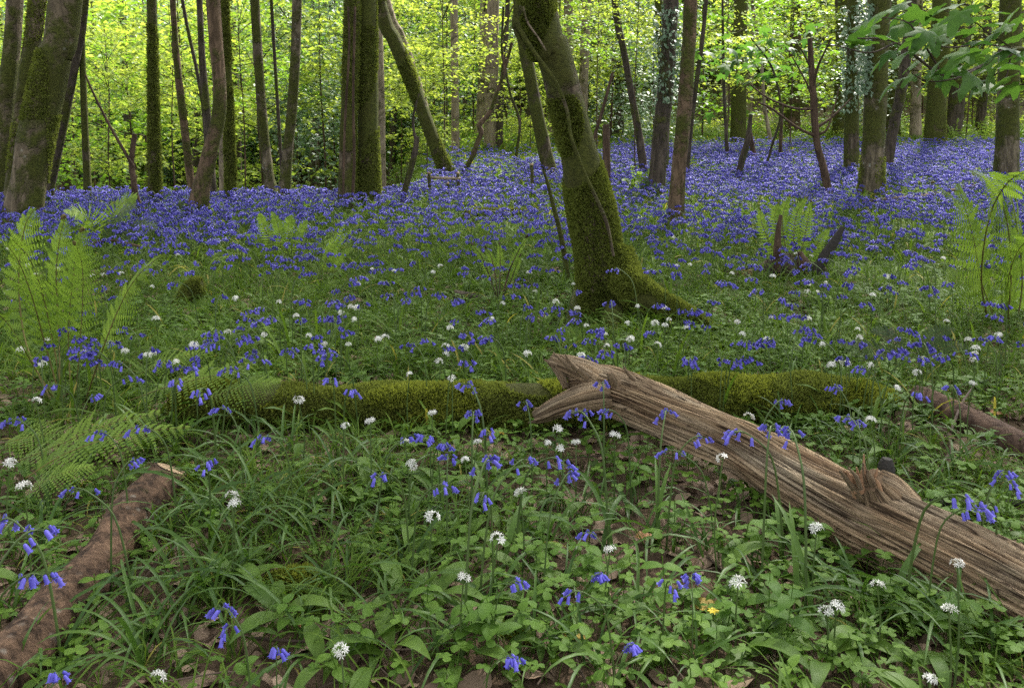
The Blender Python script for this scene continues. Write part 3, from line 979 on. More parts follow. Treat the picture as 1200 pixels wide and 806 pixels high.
# bare dead sapling with side branches
t, sp, Y = tree(dict(name="dead_sapling", pts=[(973, 245, 10), (967, 205, 9), (957, 165, 8), (953, 110, 8), (949, 45, 6)], mat='dead', crown=False, flare=.15,
                     label="bare dead sapling with spreading side branches left of the thick right trunk", cat="dead tree"), 80)
for pts in ([(957, 160, 5), (935, 150, 3), (905, 128, 2.5), (888, 120, 2)], [(955, 128, 4), (930, 127, 3), (900, 115, 2.2), (880, 100, 1.8)],
            [(957, 150, 4), (972, 140, 3), (985, 128, 2), (998, 115, 1.5)], [(953, 105, 3.5), (958, 80, 3), (967, 60, 2), (974, 45, 1.5)],
            [(960, 158, 3), (970, 150, 2.5), (979, 120, 1.6), (984, 100, 1.2)], [(954, 120, 3), (944, 95, 2), (930, 70, 1.5), (920, 55, 1)],
            [(950, 80, 3), (940, 60, 1.6), (932, 48, 1)]):
    px_tube(t, pts, Y, M['dead'], "branch", dy=rnd.uniform(-.4, .3), seed=len(pts))

# crooked bare bough hanging in front of the far bluebells
t = thing("crooked_branch", "crooked bare pinkish branch bending down to the old fence", "branch", tuple(G(539, 206)), group=None)
px_tube(t, [(539, 208, 5), (553, 185, 6), (560, 166, 6), (564, 155, 6), (562, 146, 6), (574, 132, 5), (582, 110, 4.5), (592, 80, 4), (600, 50, 3.5)], 11.0, M['red'], "branch", 8, .2, 4)
px_tube(t, [(592, 80, 3), (588, 50, 2.4), (596, 20, 2), (602, 6, 2)], 11.0, M['red'], "twig")
t = thing("hanging_stem", "long dark hanging stem with a kink, right of the thick pale trunk", "stem", tuple(G(604, 190)))
px_tube(t, [(604, 190, 4), (609, 150, 3.5), (606, 132, 4), (598, 110, 3), (593, 85, 3), (588, 60, 3), (590, 8, 3)], 12.5, M['dark'], "stem", 6, .2, 8)
t = thing("curved_stem", "slender mossy curved stem touching the left side of the big leaning trunk", "stem", tuple(G(668, 372)))
px_tube(t, [(668, 372, 5), (666, 330, 6), (657, 275, 6), (648, 240, 5), (642, 216, 4), (637, 200, 3)], 4.7, M['moss_trunk'], "stem", 8, .15, 9)

# ------------------------------------------------------------------ background saplings and shrubs: each a tree of its own
sap = [crown_mesh("leaf_crown", M['beech'], 46, 34, 1.5, 1.6, .12, 10 + k, sprayr=.62, flat=.07) for k in range(4)]
sapm = [crown_mesh("leaf_crown", M['mid'], 46, 34, 1.5, 1.6, .12, 20 + k, sprayr=.60, flat=.07) for k in range(3)]
evg = [crown_mesh("evergreen_crown", M['holly'], 130, 20, 1.0, 1.9, .085, 30 + k, sprayr=.30, flat=1.0) for k in range(2)]
sap_br = [branch_mesh("branch", C, M['dark'], -1.7, .010, 60 + k, 16) for k, (m_, C) in enumerate(sap)]
sapm_br = [branch_mesh("branch", C, M['dark'], -1.7, .010, 66 + k, 16) for k, (m_, C) in enumerate(sapm)]
stemm = tube(spline([(0, 0, -3.4), (.05, .03, -1.5), (-.03, 0, 0), (.02, 0, 1.5)], 14), np.linspace(.022, .006, 14), 6, .1, 3).mesh("stem", M['dead'])


def place_sap(px, Y, zc, s, kind, label, group, k):
    x = (px - CX) / F_PX * Y
    g = float(H(x, Y))
    me, br = {'b': (sap[k % 4][0], sap_br[k % 4]), 'm': (sapm[k % 3][0], sapm_br[k % 3]), 'e': (evg[k % 2][0], None)}[kind]
    nm = {'b': "beech_sapling", 'm': "young_tree", 'e': "evergreen_shrub"}[kind]
    t = thing(nm, label, {'e': "shrub"}.get(kind, "sapling"), (x, Y, g), rnd.uniform(0, 6.28), group)
    h = zc - g
    put("crown", me, t, (0, 0, h), None, s)
    if br:
        put("branch", br, t, (0, 0, h), None, s)["kind"] = "stuff"
    so = put("stem", stemm, t, (0, 0, h), None, (s, s, max(s, (h + .1) / 3.3)))
    return t


LBL = {
    'L': "spring-green sapling in the leafy wood on the left, behind the bluebell edge",
    'C': "spring-green sapling in the middle of the wood behind the old fence",
    'R': "yellow-green sapling in the wood on the right beyond the far bluebells",
}
rr = random.Random(21)
k = 0
for px0, px1, n, y0, y1, key in ((-60, 420, 24, 13.0, 27, 'L'), (430, 720, 17, 16.5, 29, 'C'), (700, 1260, 26, 18.5, 32, 'R')):
    for i in range(n):
        px = px0 + (px1 - px0) * (i + rr.uniform(.1, .9)) / n
        Y = y0 + (y1 - y0) * ((i * .618) % 1)
        top = 1 + .12 * Y
        zc = rr.uniform(.3, 1.0) * top if key == 'L' else rr.uniform(.62, 1.1) * top
        kind = 'b' if rr.random() < .72 else 'm'
        ti = min(range(len(TREES)), key=lambda q: abs(TREES[q]['pts'][-1][0] - px))
        ref = TREES[ti]['ref']
        size = "low" if zc < .62 * top else "tall"
        lab = "%s %s sapling in the wood behind the %s" % (size, "spring-green" if kind == 'b' else "darker green", ref)
        grp = "saplings behind the " + ref
        if 325 < px < 412 and Y < 17: Y += 7
        place_sap(px, Y, zc, rr.uniform(.75, 1.15) * (1 if Y < 20 else 1.2), kind, lab, grp, k)
        k += 1
        continue
        lab = LBL[key] if kind == 'b' else LBL[key].replace("spring-green", "darker green").replace("yellow-green", "darker green")
        grp = {'L': "saplings in the left wood", 'C': "saplings behind the fence", 'R': "saplings beyond the far bluebells"}[key]
        place_sap(px, Y, zc, rr.uniform(.75, 1.15) * (1 if Y < 20 else 1.2), kind, lab, grp + (", darker" if kind == 'm' else ""), k)
        k += 1
for px, Y, zc, s, lab in ((378, 15, 1.6, 1.15, "tall dark blue-green evergreen right of the V-shaped pair"),
                          (350, 19, 2.2, 1.1, "dark evergreen behind the V-shaped pair"),
                          (395, 20, 2.6, 1.2, "dark evergreen behind the close centre pair"),
                          (508, 24, 2.8, 1.3, "dark evergreen behind the long leaning mossy trunk"),
                          (560, 27, 3.2, 1.3, "dark evergreen left of the thick pale trunk"),
                          (718, 19, 2.4, 1.25, "dark evergreen right of the pinkish pale trunks"),
                          (745, 22, 1.8, 1.2, "dark low evergreen behind the dark slim slanting trunk"),
                          (765, 16, 1.9, .9, "dark evergreen behind the ivy-clad dark trunk"),
                          (1010, 17, 2.6, .9, "dark evergreen behind the ivy-draped right trunks"),):
    place_sap(px, Y, zc, s, 'e', lab, None, k); k += 1

# slim distant trunks standing back among the leaves
for i in range(34):
    px = 20 + 1180 * (i + rr.uniform(.1, .9)) / 34
    Y = rr.uniform(19, 31)
    x = (px - CX) / F_PX * Y; g = float(H(x, Y)); w = rr.uniform(.09, .22); ln = rr.gauss(0, .5)
    ti = min(range(len(TREES)), key=lambda q: abs(TREES[q]['pts'][-1][0] - px))
    kind = rr.choice(("dark", "dark", "pale", "moss_trunk"))
    t = thing("distant_tree", "%s %s distant trunk behind the %s" % ("slim" if w < .15 else "stout", {"dark": "dark", "pale": "pale", "moss_trunk": "mossy"}[kind], TREES[ti]['ref']), "tree", (x, Y, g), 0, "distant trunks behind the " + TREES[ti]['ref'])
    q = spline([(0, 0, -.3), (ln * .2 + .05, 0, 2), (ln * .6, .1, 5), (ln, .2, 9)], 14)
    put("trunk", tube(q, np.linspace(w, w * .5, 14), 9, .12, i, .2, .3).mesh("trunk", M[kind]), t)
    for j in range(4):
        z = rr.uniform(1.2, 5); a_ = rr.uniform(0, 6.28); L_ = rr.uniform(.6, 1.6)
        b_ = spline([(ln * z / 9, 0, z), (ln * z / 9 + L_ * .5 * math.cos(a_), L_ * .5 * math.sin(a_), z + .15), (ln * z / 9 + L_ * math.cos(a_), L_ * math.sin(a_), z + rr.uniform(-.2, .5))], 7)
        put("branch", tube(b_, np.linspace(w * .16, .006, 7), 4, cap=False).mesh("branch", M["dark"]), t)
for px, Y, zc, s_, lab in ((520, 13.2, 2.15, .62, "small bright sapling spraying leaves in front of the long leaning mossy trunk"), (500, 12.6, 1.2, .42, "low leafy sapling by the old fence"), 
                        (700, 12.5, 2.5, .45, "small leafy sapling between the big leaning trunk and the pinkish pair"), (745, 10.5, 2.3, .40, "leafy sprig in front of the slim dark slanting trunk"), (850, 14.5, 2.4, .62, "bright sapling left of the mossy yellow-green trunk"),
                        (925, 15, 2.2, .62, "bright sapling over the broad reddish trunk"), (130, 11.2, 1.2, .60, "leafy sapling right of the dark slanting stem"), (205, 11.6, 1.6, .55, "leafy sapling behind the slim reddish trunk"),
                        (285, 11.4, 1.9, .52, "leafy sapling left of the V-shaped pair"), (620, 15, 1.4, .5, "low sapling left of the slanting mossy trunk"), (1130, 18, 2.9, .7, "leafy sapling over the brown bank")):
    place_sap(px, Y, zc, s_, 'b' if k % 3 else 'm', lab, None, k); k += 1

# far-off wood on the hillside: one mass
spray_me = [crown_mesh("far_spray", m, 9, 16, .8, .5, .13, 80 + j, sprayr=.5)[0] for j, m in enumerate((M['beech'], M['mid'], M['holly'], M['beech'], M['canopy']))]
n = 3400
fy = rng.uniform(30, 48, n); fx = rng.uniform(-.72, .72, n) * fy
fz = H(fx, fy) + rng.uniform(.1, 1, n) ** 1.2 * 6.0
sel = np.ones(n, bool)
scatter("far_wood_foliage", spray_me, np.stack([fx, fy, fz], -1)[sel],
        np.stack([rng.normal(0, .3, n), rng.normal(0, .3, n), rng.uniform(0, 6.3, n)], -1)[sel], rng.uniform(.9, 1.9, n)[sel], rng.choice(5, n, p=[.14, .25, .34, .10, .17])[sel])

# ------------------------------------------------------------------ logs
def log_path(pts, n, lifts=None):
    """pts: (px, py, width_px, depth) -> smooth path with radii"""
    q = []
    for px, py, w, Y in pts:
        p = P(px, py, Y); q.append((*p, w / F_PX * ax(p) / 2))
    return spline(q, n)


# mossy log across the middle
pts = [(205, 470, 40, 2.62), (290, 474, 48, 2.62), (400, 478, 52, 2.62), (520, 478, 54, 2.63), (640, 473, 50, 2.66), (760, 468, 46, 2.70), (860, 468, 50, 2.72), (950, 468, 54, 2.74), (1010, 470, 44, 2.76), (1048, 472, 22, 2.78)]
lp = log_path(pts, 110)
lp[:, 2] = np.maximum(lp[:, 2], H(lp[:, 0], lp[:, 1]) + lp[:, 3] * .55)
t = thing("mossy_log", "long fallen log wholly covered in yellow-green moss, lying across behind the pale log", "log", tuple(lp[30, :3] * [1, 1, 0]))
put("trunk", (mlog := tube(local(lp[:, :3], t), lp[:, 3] * (1 + .10 * np.sin(np.arange(110) * .35) * np.sin(np.arange(110) * .13 + 1)), 36, .36, 31)).mesh("trunk", M['moss_full']), t)
fuzz_on(mlog, 95000, .012, 8, M['moss'], "moss", t, mask=lambda p, nr: vnoise(p[:, 0] * 9, p[:, 2] * 16, 1.0, 14) > .22)
fuzz_on(mlog, 60000, .018, 11, M['moss_y'], "moss", t, mask=lambda p, nr: (nr[:, 2] > -.1) & (vnoise(p[:, 0] * 7 + 3, p[:, 2] * 12 + p[:, 1] * 8, 1.0, 9) > .47))

# pale weathered log, nearer to the right
pts = [(672, 452, 36, 2.50), (700, 455, 52, 2.46), (745, 470, 54, 2.40), (800, 494, 54, 2.30), (870, 524, 60, 2.18), (950, 573, 76, 2.02), (1015, 610, 94, 1.90), (1100, 650, 98, 1.74), (1200, 702, 104, 1.58), (1330, 768, 110, 1.38)]
lp = log_path(pts, 230)
t = thing("weathered_log", "pale bleached grooved log lying slantwise to the right corner with a splintered stub", "log", tuple(lp[120, :3] * [1, 1, 0]))
put("trunk", tube(local(lp[:, :3], t), lp[:, 3], 220, .22, 17, ridges=.008, squash=.96).mesh("trunk", M['wood'], uv="grain"), t)


def woodpiece(name, pts, n=26, sides=40, ridges=.004, seed=3, mat='wood', cap=True):
    q = log_path(pts, n)
    return put(name, tube(local(q[:, :3], t), q[:, 3], sides, .18, seed, ridges=ridges, cap=cap).mesh(name, M[mat], uv="grain"), t)


woodpiece("prong", [(712, 455, 34, 2.44), (690, 440, 30, 2.46), (668, 430, 24, 2.48), (654, 425, 17, 2.50), (645, 420, 11, 2.51)], seed=3)
woodpiece("prong", [(715, 462, 34, 2.40), (685, 467, 32, 2.40), (655, 476, 24, 2.40), (638, 484, 19, 2.40), (626, 489, 13, 2.40)], seed=5)
woodpiece("splinter", [(690, 440, 14, 2.43), (676, 430, 9, 2.43), (664, 422, 5, 2.42), (656, 417, 1.5, 2.42)], seed=8, ridges=.002)
woodpiece("splinter", [(650, 428, 9, 2.50), (658, 441, 9, 2.46), (663, 455, 6, 2.44)], seed=9, ridges=.002)
#woodpiece("knob", [(728, 455, 20, 2.38), (720, 440, 12, 2.38), (714, 429, 3, 2.38)], seed=7, ridges=.003)
woodpiece("knob", [(722, 452, 16, 2.40), (718, 442, 12, 2.38), (715, 436, 7, 2.38)], seed=7, ridges=.003)
#woodpiece("knob", [(672, 440, 11, 2.40), (660, 440, 9, 2.38)], seed=12, ridges=.002, mat='splinter')
for i, pts_ in enumerate(([(668, 430, 7), (656, 420, 4), (648, 413, 1.2)], [(676, 433, 6), (667, 423, 4), (662, 415, 1.2)], [(652, 428, 6), (643, 424, 4), (637, 421, 1.2)], [(640, 488, 7), (628, 493, 4), (619, 495, 1.2)], [(650, 480, 6), (634, 479, 4), (625, 478, 1.2)],
                           [(700, 452, 8), (684, 452, 5), (668, 456, 1.5)], [(690, 462, 8), (672, 466, 5), (660, 466, 1.5)], [(745, 447, 7), (735, 436, 4), (730, 428, 1.2)])):
    woodpiece("splinter", [(a_, b_, c_, 2.40) for a_, b_, c_ in pts_], n=10, sides=10, seed=60 + i, ridges=.0012)
# splintered stub of a branch
woodpiece("stub", [(1046, 606, 74, 1.88), (1034, 584, 58, 1.87), (1024, 570, 44, 1.865), (1019, 562, 32, 1.86)], seed=11, ridges=.007, sides=60)
rs = random.Random(4)
for i in range(30):
    a = rs.uniform(-1, 1); x0, y0 = 1013 + a * 17, 560 + abs(a) * 7 + rs.uniform(-6, 8)
    hh = rs.uniform(9, 25) * (1 - .5 * abs(a)); lean_ = rs.uniform(-9, 2) + a * 5
    d0 = 1.86 + rs.uniform(-.035, .035); w0 = rs.uniform(3.5, 8)
    woodpiece("splinter", [(x0 + 5, y0 + 14, w0, d0), (x0, y0, w0, d0), (x0 + lean_ * .5, y0 - hh * .55, w0 * .6, d0), (x0 + lean_, y0 - hh, 1.5, d0)], n=14, sides=12, seed=20 + i, ridges=.0012, mat='splinter' if i % 3 else 'wood')
woodpiece("splinter", [(1012, 584, 10, 1.85), (1000, 570, 9, 1.845), (990, 558, 6, 1.845), (984, 551, 2, 1.845)], seed=15, ridges=.002, sides=16)

# bark-covered log at lower left
pts = [(214, 543, 34, 2.18), (196, 560, 40, 2.12), (160, 605, 50, 1.95), (120, 660, 58, 1.78), (80, 712, 64, 1.63), (35, 760, 70, 1.50), (-40, 830, 78, 1.32)]
lp = log_path(pts, 90)
lp[:, 2] += .012
t = thing("bark_log", "reddish bark-covered log lying at lower left with a pale sawn end", "log", tuple(lp[45, :3] * [1, 1, 0]))
tt, na, nb = frames(lp[:, :3])
lb = tube(local(lp[:, :3], t), lp[:, 3], 56, .26, 23, ridges=.0022)
SL = np.array([.15, -.62, .77])


def slant(V):
    """saw the far end off at a slant"""
    d = V - local(lp[0, :3], t)
    along = d @ tt[0]; up_ = (d - np.outer(along, tt[0])) @ SL
    return V + np.outer(np.maximum(0, .045 + up_ * 1.25 - along) * (along < .12), tt[0])


lb.v = [slant(v) for v in lb.v]
put("bark", lb.mesh("bark", M['log_bark']), t)
e = lp[0, :3] - tt[0] * .004; r0 = lp[0, 3]
cp = [e + (na[0] * math.cos(a) + nb[0] * math.sin(a)) * r0 * .93 for a in np.linspace(0, 2 * math.pi, 28, endpoint=False)]
ring2 = [c * .55 + e * .45 - tt[0] * .004 for c in cp]
V = slant(np.array(cp + ring2 + [e - tt[0] * .003]) - np.array(t.location)) - tt[0] * .003 + np.array(t.location); j = np.arange(28); j2 = (j + 1) % 28
cb = MB().add(local(V, t), np.stack([j, j2, 28 + j2, 28 + j], -1)); cb.f.append(np.stack([28 + j, 28 + j2, np.full(28, 56)], -1))
put("cut_end", cb.mesh("cut_end", M['cut']), t)
# a torn place with bare wood
p = P(86, 682, 1.60); nr = np.array([-.1, -.75, .66])
q = [np.array([.045 * math.cos(a) * (1 + .25 * math.sin(3 * a)), .013 * math.sin(a) * (1 + .3 * math.cos(2 * a)), 0]) for a in np.linspace(0, 6.28, 18, endpoint=False)]
d = lp[60, :3] - lp[50, :3]; d /= np.linalg.norm(d); s_ = np.cross(nr, d)
pos = lp[55, :3] + nr / np.linalg.norm(nr) * lp[55, 3] * 1.02
V = np.array([pos + d * a[0] + s_ * a[1] for a in q] + [pos + nr * .005]); j = np.arange(18)
put("bare_patch", MB().add(local(V, t), np.stack([j, (j + 1) % 18, np.full(18, 18)], -1)).mesh("bare_patch", M['cut']), t)

# brown log at the right edge
pts = [(1072, 462, 22, 2.75), (1090, 470, 28, 2.70), (1130, 492, 34, 2.58), (1175, 515, 38, 2.46), (1260, 560, 44, 2.25)]
lp = log_path(pts, 60)
t = thing("brown_log", "brown flaking log running to the right edge beside the moss log's end", "log", tuple(lp[30, :3] * [1, 1, 0]))
put("bark", tube(local(lp[:, :3], t), lp[:, 3], 28, .14, 41, ridges=.0015).mesh("bark", M['log_right']), t)


def ground_tube(name, label, cat, pts, mat, sides=8, rough=.15, seed=0, lift=.0, part="stem"):
    """a stick or log lying on the ground, given by where it shows (px, py, width)"""
    q = []
    for k, p_ in enumerate(pts):
        g = G(p_[0], p_[1]); r_ = p_[2] / F_PX * ax(g) / 2
        q.append((*(g + np.array([0, 0, r_ * .5 + lift + (p_[3] if len(p_) > 3 else 0)])), r_))
    q = spline(q, max(14, 6 * len(q)))
    t = thing(name, label, cat, tuple(q[len(q) // 2, :3] - np.array([0, 0, q[len(q) // 2, 3] + .01])))
    put(part, tube(local(q[:, :3], t), q[:, 3], sides, rough, seed).mesh(part, M[mat]), t)
    return t, q


t, q = ground_tube("fallen_log", "small mossy fallen log in the bluebells left of the big leaning trunk", "log", [(545, 264, 9), (580, 262, 11), (615, 262, 10), (640, 257, 6)], 'moss_trunk', 14, .2, 3, .08)
fuzz(local(q[:, :3], t), q[:, 3], 1500, .02, 8, M['moss'], "moss", t)
ground_tube("fallen_branch", "long bare fallen branch lying right of the thick right trunk", "branch", [(1010, 252, 4), (1050, 249, 6), (1095, 243, 6), (1140, 232, 5)], 'dead', 8, .2, 4, .12)
ground_tube("fallen_branch", "fallen dark pole lying by the old fence posts", "branch", [(528, 222, 5), (550, 223, 6), (570, 226, 7)], 'dark', 8, .2, 5, .12)
ground_tube("twig", "grey forked twig lying against the brown log", "twig", [(1086, 508, 4), (1108, 520, 4), (1114, 540, 5), (1105, 556, 5), (1098, 575, 4)], 'twig', 7, .2, 6, .03)
ground_tube("twig", "thin twig reaching up from the forked twig to the right", "twig", [(1113, 522, 4), (1125, 500, 3, .03), (1140, 485, 2, .06)], 'twig', 6, .2, 6, .04)
ground_tube("dark_branch", "dark stick lying behind the pale log at the right edge", "branch", [(1080, 600, 9), (1110, 602, 11), (1150, 601, 9), (1210, 600, 8)], 'black', 10, .2, 7, .02)
ground_tube("twig", "thin dark stick among leaf litter at the bottom left", "twig", [(282, 758, 3), (320, 762, 4), (360, 764, 3)], 'twig', 6, .15, 8, .02)
ground_tube("twig", "slender twig on the litter left of the white garlic flower in the middle", "twig", [(438, 688, 3), (452, 670, 4), (466, 652, 3)], 'twig', 6, .15, 9, .02)
ground_tube("twig", "reddish twig slanting up behind the pale log's splintered stub", "twig", [(1062, 570, 5), (1080, 558, 6), (1100, 548, 4)], 'dead', 7, .2, 9, .02)
ground_tube("branch_piece", "crumbling brown branch half buried in ferns above the bark log", "branch", [(208, 520, 14), (240, 523, 14), (275, 522, 10)], 'dead', 10, .25, 10)
ground_tube("fallen_branch", "thin fallen branch arching through the left ferns", "branch", [(100, 318, 3, .05), (130, 316, 3, .08), (165, 317, 3, .05)], 'dead', 6, .2, 11, .1)

# charred stump behind the pale log
g = G(1038, 580)
t = thing("charred_stump", "small black charred stump poking up behind the pale log", "stump", tuple(g))
q = spline([(0, 0, -.03, .023), (.002, 0, .03, .021), (-.002, 0, .075, .020), (0, 0, .10, .012)], 12)
put("stem", tube(q[:, :3], q[:, 3], 12, .3, 51, ridges=.002).mesh("stem", M['black']), t)

# mossy stub left in the mid sward, moss mound, rotten stump under the right fern
g = G(222, 358)
t = thing("mossy_stub", "small mossy leaning stub in the green sward right of the left ferns", "stump", tuple(g))
q = spline([(-.03, 0, -.05, .07), (0, 0, .05, .06), (.05, 0, .11, .045), (.07, 0, .12, .02)], 14)
put("stem", tube(q[:, :3], q[:, 3], 14, .25, 52).mesh("stem", M['moss_full']), t)
fuzz(q[:, :3], q[:, 3], 2500, .016, 53, M['moss'], "moss", t)


def mound(px, py, rx, rz, label, mat, n, seed, soil='ground'):
    g = G(px, py)
    r = np.random.default_rng(seed)
    t = thing("moss_mound", label, "moss", tuple(g))
    th = np.linspace(0, 2 * math.pi, 30, endpoint=False); rg = np.linspace(0.001, 1, 12)
    A, R = np.meshgrid(th, rg)
    wob = 1 + .25 * np.sin(3 * A + seed) + .12 * np.sin(7 * A)
    X = rx * R * wob * np.cos(A); Y_ = rx * .7 * R * wob * np.sin(A); Z = rz * (1 - R ** 2) * (1 + .3 * np.sin(X * 60) * np.sin(Y_ * 50)) - .012
    i = np.arange(11)[:, None] * 30; j = np.arange(30)[None]
    Fq = np.stack([i + j, i + (j + 1) % 30, i + 30 + (j + 1) % 30, i + 30 + j], -1).reshape(-1, 4)
    put("cushion", MB().add(np.stack([X, Y_, Z], -1).reshape(-1, 3), Fq).mesh("cushion", M['moss_full']), t)
    a = r.uniform(0, 6.28, n); q = np.sqrt(r.uniform(0, 1, n)); wb = 1 + .25 * np.sin(3 * a + seed) + .12 * np.sin(7 * a)
    p = np.stack([rx * q * wb * np.cos(a), rx * .7 * q * wb * np.sin(a), rz * (1 - q ** 2) - .01], -1)
    mb = MB()
    many_leaves(p, r.uniform(0, 6.28, n), r.uniform(.2, 1.5, n), r.normal(0, .5, n), .016 * r.uniform(.5, 1.3, n), mb, LEAF2, LEAF2_F, r.uniform(0, 1, n))
    put("moss", mb.mesh("moss", M[mat], smooth=False), t)["kind"] = "stuff"


mound(346, 690, .075, .045, "low bright yellow-green moss mound among the strap leaves at lower left", 'moss_y', 4000, 4)
mound(610, 742, .05, .02, "tiny moss cushion on the litter at the bottom", 'moss_y', 1200, 6)
mound(880, 272, .30, .07, "moss bank by the far right fern", 'moss_y', 1500, 7)

g = G(915, 328)
t = thing("rotten_stump", "dark rotten stump half hidden in bluebells under the right-hand fern", "stump", tuple(g))
for k, (dx, rr_, h) in enumerate(((-.20, .05, .07), (-.08, .07, .12), (.03, .085, .16), (.13, .06, .17), (.24, .05, .10), (.34, .035, .06), (-.30, .035, .04))):
    q = spline([(dx * 1.6, .05 * k - .05, -.05, rr_), (dx, 0, h * .5, rr_ * .8), (dx * .8, 0, h, rr_ * .3)], 10)
    put("root", tube(q[:, :3], q[:, 3], 16, .45, 60 + k, ridges=.008).mesh("root", M['dark' if k % 3 else 'dead']), t)
px_tube(t, [(910, 318, 10), (911, 290, 9), (912, 272, 7), (915, 252, 4)], g[1] - .08, M['dead'], "snag", 8, .2, 61)
px_tube(t, [(955, 320, 12), (967, 300, 13), (977, 284, 11), (988, 266, 6)], g[1] - .05, M['black'], "snag", 8, .25, 62)
g = G(560, 356)
t = thing("rotten_wood", "dark bit of rotten wood beside the fern with brown young fronds", "wood", tuple(g))
q = spline([(-.13, 0, .06, .02), (-.06, 0, .03, .035), (.02, 0, .01, .03), (.12, 0, .02, .02)], 14)
put("stem", tube(q[:, :3], q[:, 3], 9, .35, 66).mesh("stem", M['dark']), t)

# ------------------------------------------------------------------ the old fence
for px, y0, y1, w, lab in ((503, 240, 203, 4.5, "old fence post at the left end of the broken rail"), (537, 240, 203, 4.5, "old fence post at the right end of the broken rail"),
                           (525, 240, 215, 4, "short fence post under the broken rail"), (453, 236, 197, 5, "grey fence post right of the close centre pair"),
                           (466, 234, 203, 4, "thin fence stake next to the dark crooked stem"), (623, 236, 193, 4.5, "lone brown fence post left of the big leaning trunk")):
    g = G(px, y0)
    hh = P(px, y1, g[1])[2] - g[2]; r_ = w / F_PX * ax(g) / 2
    t = thing("fence_post", lab, "fence post", tuple(g), rnd.uniform(0, 1), "old fence posts")
    q = spline([(0, 0, -.1, r_), (.005, 0, hh * .5, r_ * .95), (0, .005, hh, r_ * .85)], 8)
    put("post", tube(q[:, :3], q[:, 3], 8, .15, int(px)).mesh("post", M['grey']), t)
    put("top", tube([(0, .004, hh - .004), (0, .004, hh + .012)], [r_ * .9, r_ * .5], 8).mesh("top", M['cut']), t)
g = G(520, 238)
t = thing("fence_rail", "weathered grey rail still spanning two old fence posts", "fence rail", tuple(g))
px_tube(t, [(500, 208, 4), (520, 209, 4), (540, 210, 4)], g[1] - .05, M['pale'], "rail", 6, .15, 3)
px_tube(t, [(503, 215, 3), (509, 228, 3), (514, 240, 2.5)], g[1] - .07, M['dark'], "strut", 6, .15, 4)


# ------------------------------------------------------------------ ferns
def frond_mesh(path, width, mat_leaf, pairs=24, hi=True, face=None, start=.16, curl=0.0, seed=0, lean=.0, stalk=.0042, fill=.46):
    """a fern frond along a path: stalk and two rows of toothed pinnae -> (leaf MB, stalk MB)"""
    r = np.random.default_rng(seed)
    path = np.asarray(path, float); n = len(path)
    t = np.gradient(path, axis=0); t /= np.linalg.norm(t, axis=1)[:, None]
    face = np.array([0, -.75, .66]) if face is None else np.asarray(face, float)
    L = np.sum(np.linalg.norm(np.diff(path, axis=0), axis=1))
    st = tube(path, np.linspace(L * stalk, L * .001, n), 5, cap=False)
    lf = MB()
    npin = 9 if hi else 4
    for k in range(pairs):
        u = start + (1 - start) * (k + .3) / pairs
        w = width * (min(1, ((u - start) / .22 + .35)) if u < start + .2 else 1) * (1 - ((u - start) / (1 - start)) ** 1.7) ** .8 + width * .03
        f = u * (n - 1); i = min(int(f), n - 2); f -= i
        p = path[i] * (1 - f) + path[i + 1] * f
        tg = t[i] * (1 - f) + t[i + 1] * f; tg /= np.linalg.norm(tg)
        sd_ = np.cross(tg, face); sd_ /= np.linalg.norm(sd_) + 1e-9
        nm = np.cross(sd_, tg)
        tin = np.clip(r.uniform(.05, .95) + .2 * (u - .5), 0, 1)
        for sg in (1, -1):
            dirv = sd_ * sg * .93 + tg * (.30 + .25 * u) + nm * r.normal(lean, .12)
            dirv /= np.linalg.norm(dirv)
            ww = w * r.uniform(.82, 1.1)
            al = np.cross(nm, dirv) * sg; al /= np.linalg.norm(al)
            step = L * (1 - start) / pairs
            if hi:
                m = npin
                s_ = (np.arange(m) + .5) / m
                c = p + dirv * (s_ * ww)[:, None] - nm * (r.uniform(.1, .6) * ww * s_ ** 2)[:, None]
                pl = step * fill * (1 - s_ ** 2 * .8) ; hw = ww / m * .42
                vs, fs = [], []
                for side in (1, -1):
                    b0 = c - dirv * hw; b1 = c + dirv * hw
                    tip = c + al * side * pl[:, None] + dirv * (hw * .7)
                    md = c + al * side * (pl * .6)[:, None] - dirv * hw * .75
                    q = np.stack([b0, b1, tip, md], 1).reshape(-1, 3)
                    vs.append(q); fs.append(np.arange(4 * m).reshape(-1, 4) + (0 if side == 1 else 4 * m))
                lf.add(np.vstack(vs), np.vstack(fs), tin)
            else:
                a0 = p; a1 = p + dirv * ww * .5 - nm * ww * .05; a2 = p + dirv * ww - nm * ww * .2
                h_ = step * .40
                lf.add([a0 - al * h_ * .7, a0 + al * h_ * .7, a1 + al * h_, a1 - al * h_, a2], [[0, 1, 2, 3]], tin)
                lf.f.append(np.array([[3, 2, 4]]) + lf.n - 5)
    if curl:
        th = np.linspace(0, 7.5, 22); rad = curl * np.exp(-th * .22)
        tg = t[-1]; nm = np.cross(np.cross(tg, face), tg)
        c0 = path[-1] + nm * curl
        cp = np.array([c0 - nm * r_ * math.cos(a) + tg * r_ * math.sin(a) for a, r_ in zip(th, rad)])
        st.merge(tube(cp, np.linspace(L * .006, L * .004, 22) + .001, 5))
    return lf, st


def add_frond(t, path, width, mat='fern', label=None, **kw):
    lf, st = frond_mesh(local(path, t), width, None, **kw)
    f = put("frond", lf.mesh("frond", M[mat], smooth=False), t)
    put("stalk", st.mesh("stalk", M['dead' if kw.get('stalk', 0) > .01 else 'rachis']), f)
    return f


def px_path(pts, n=26):
    return spline([P(*p) for p in pts], n)


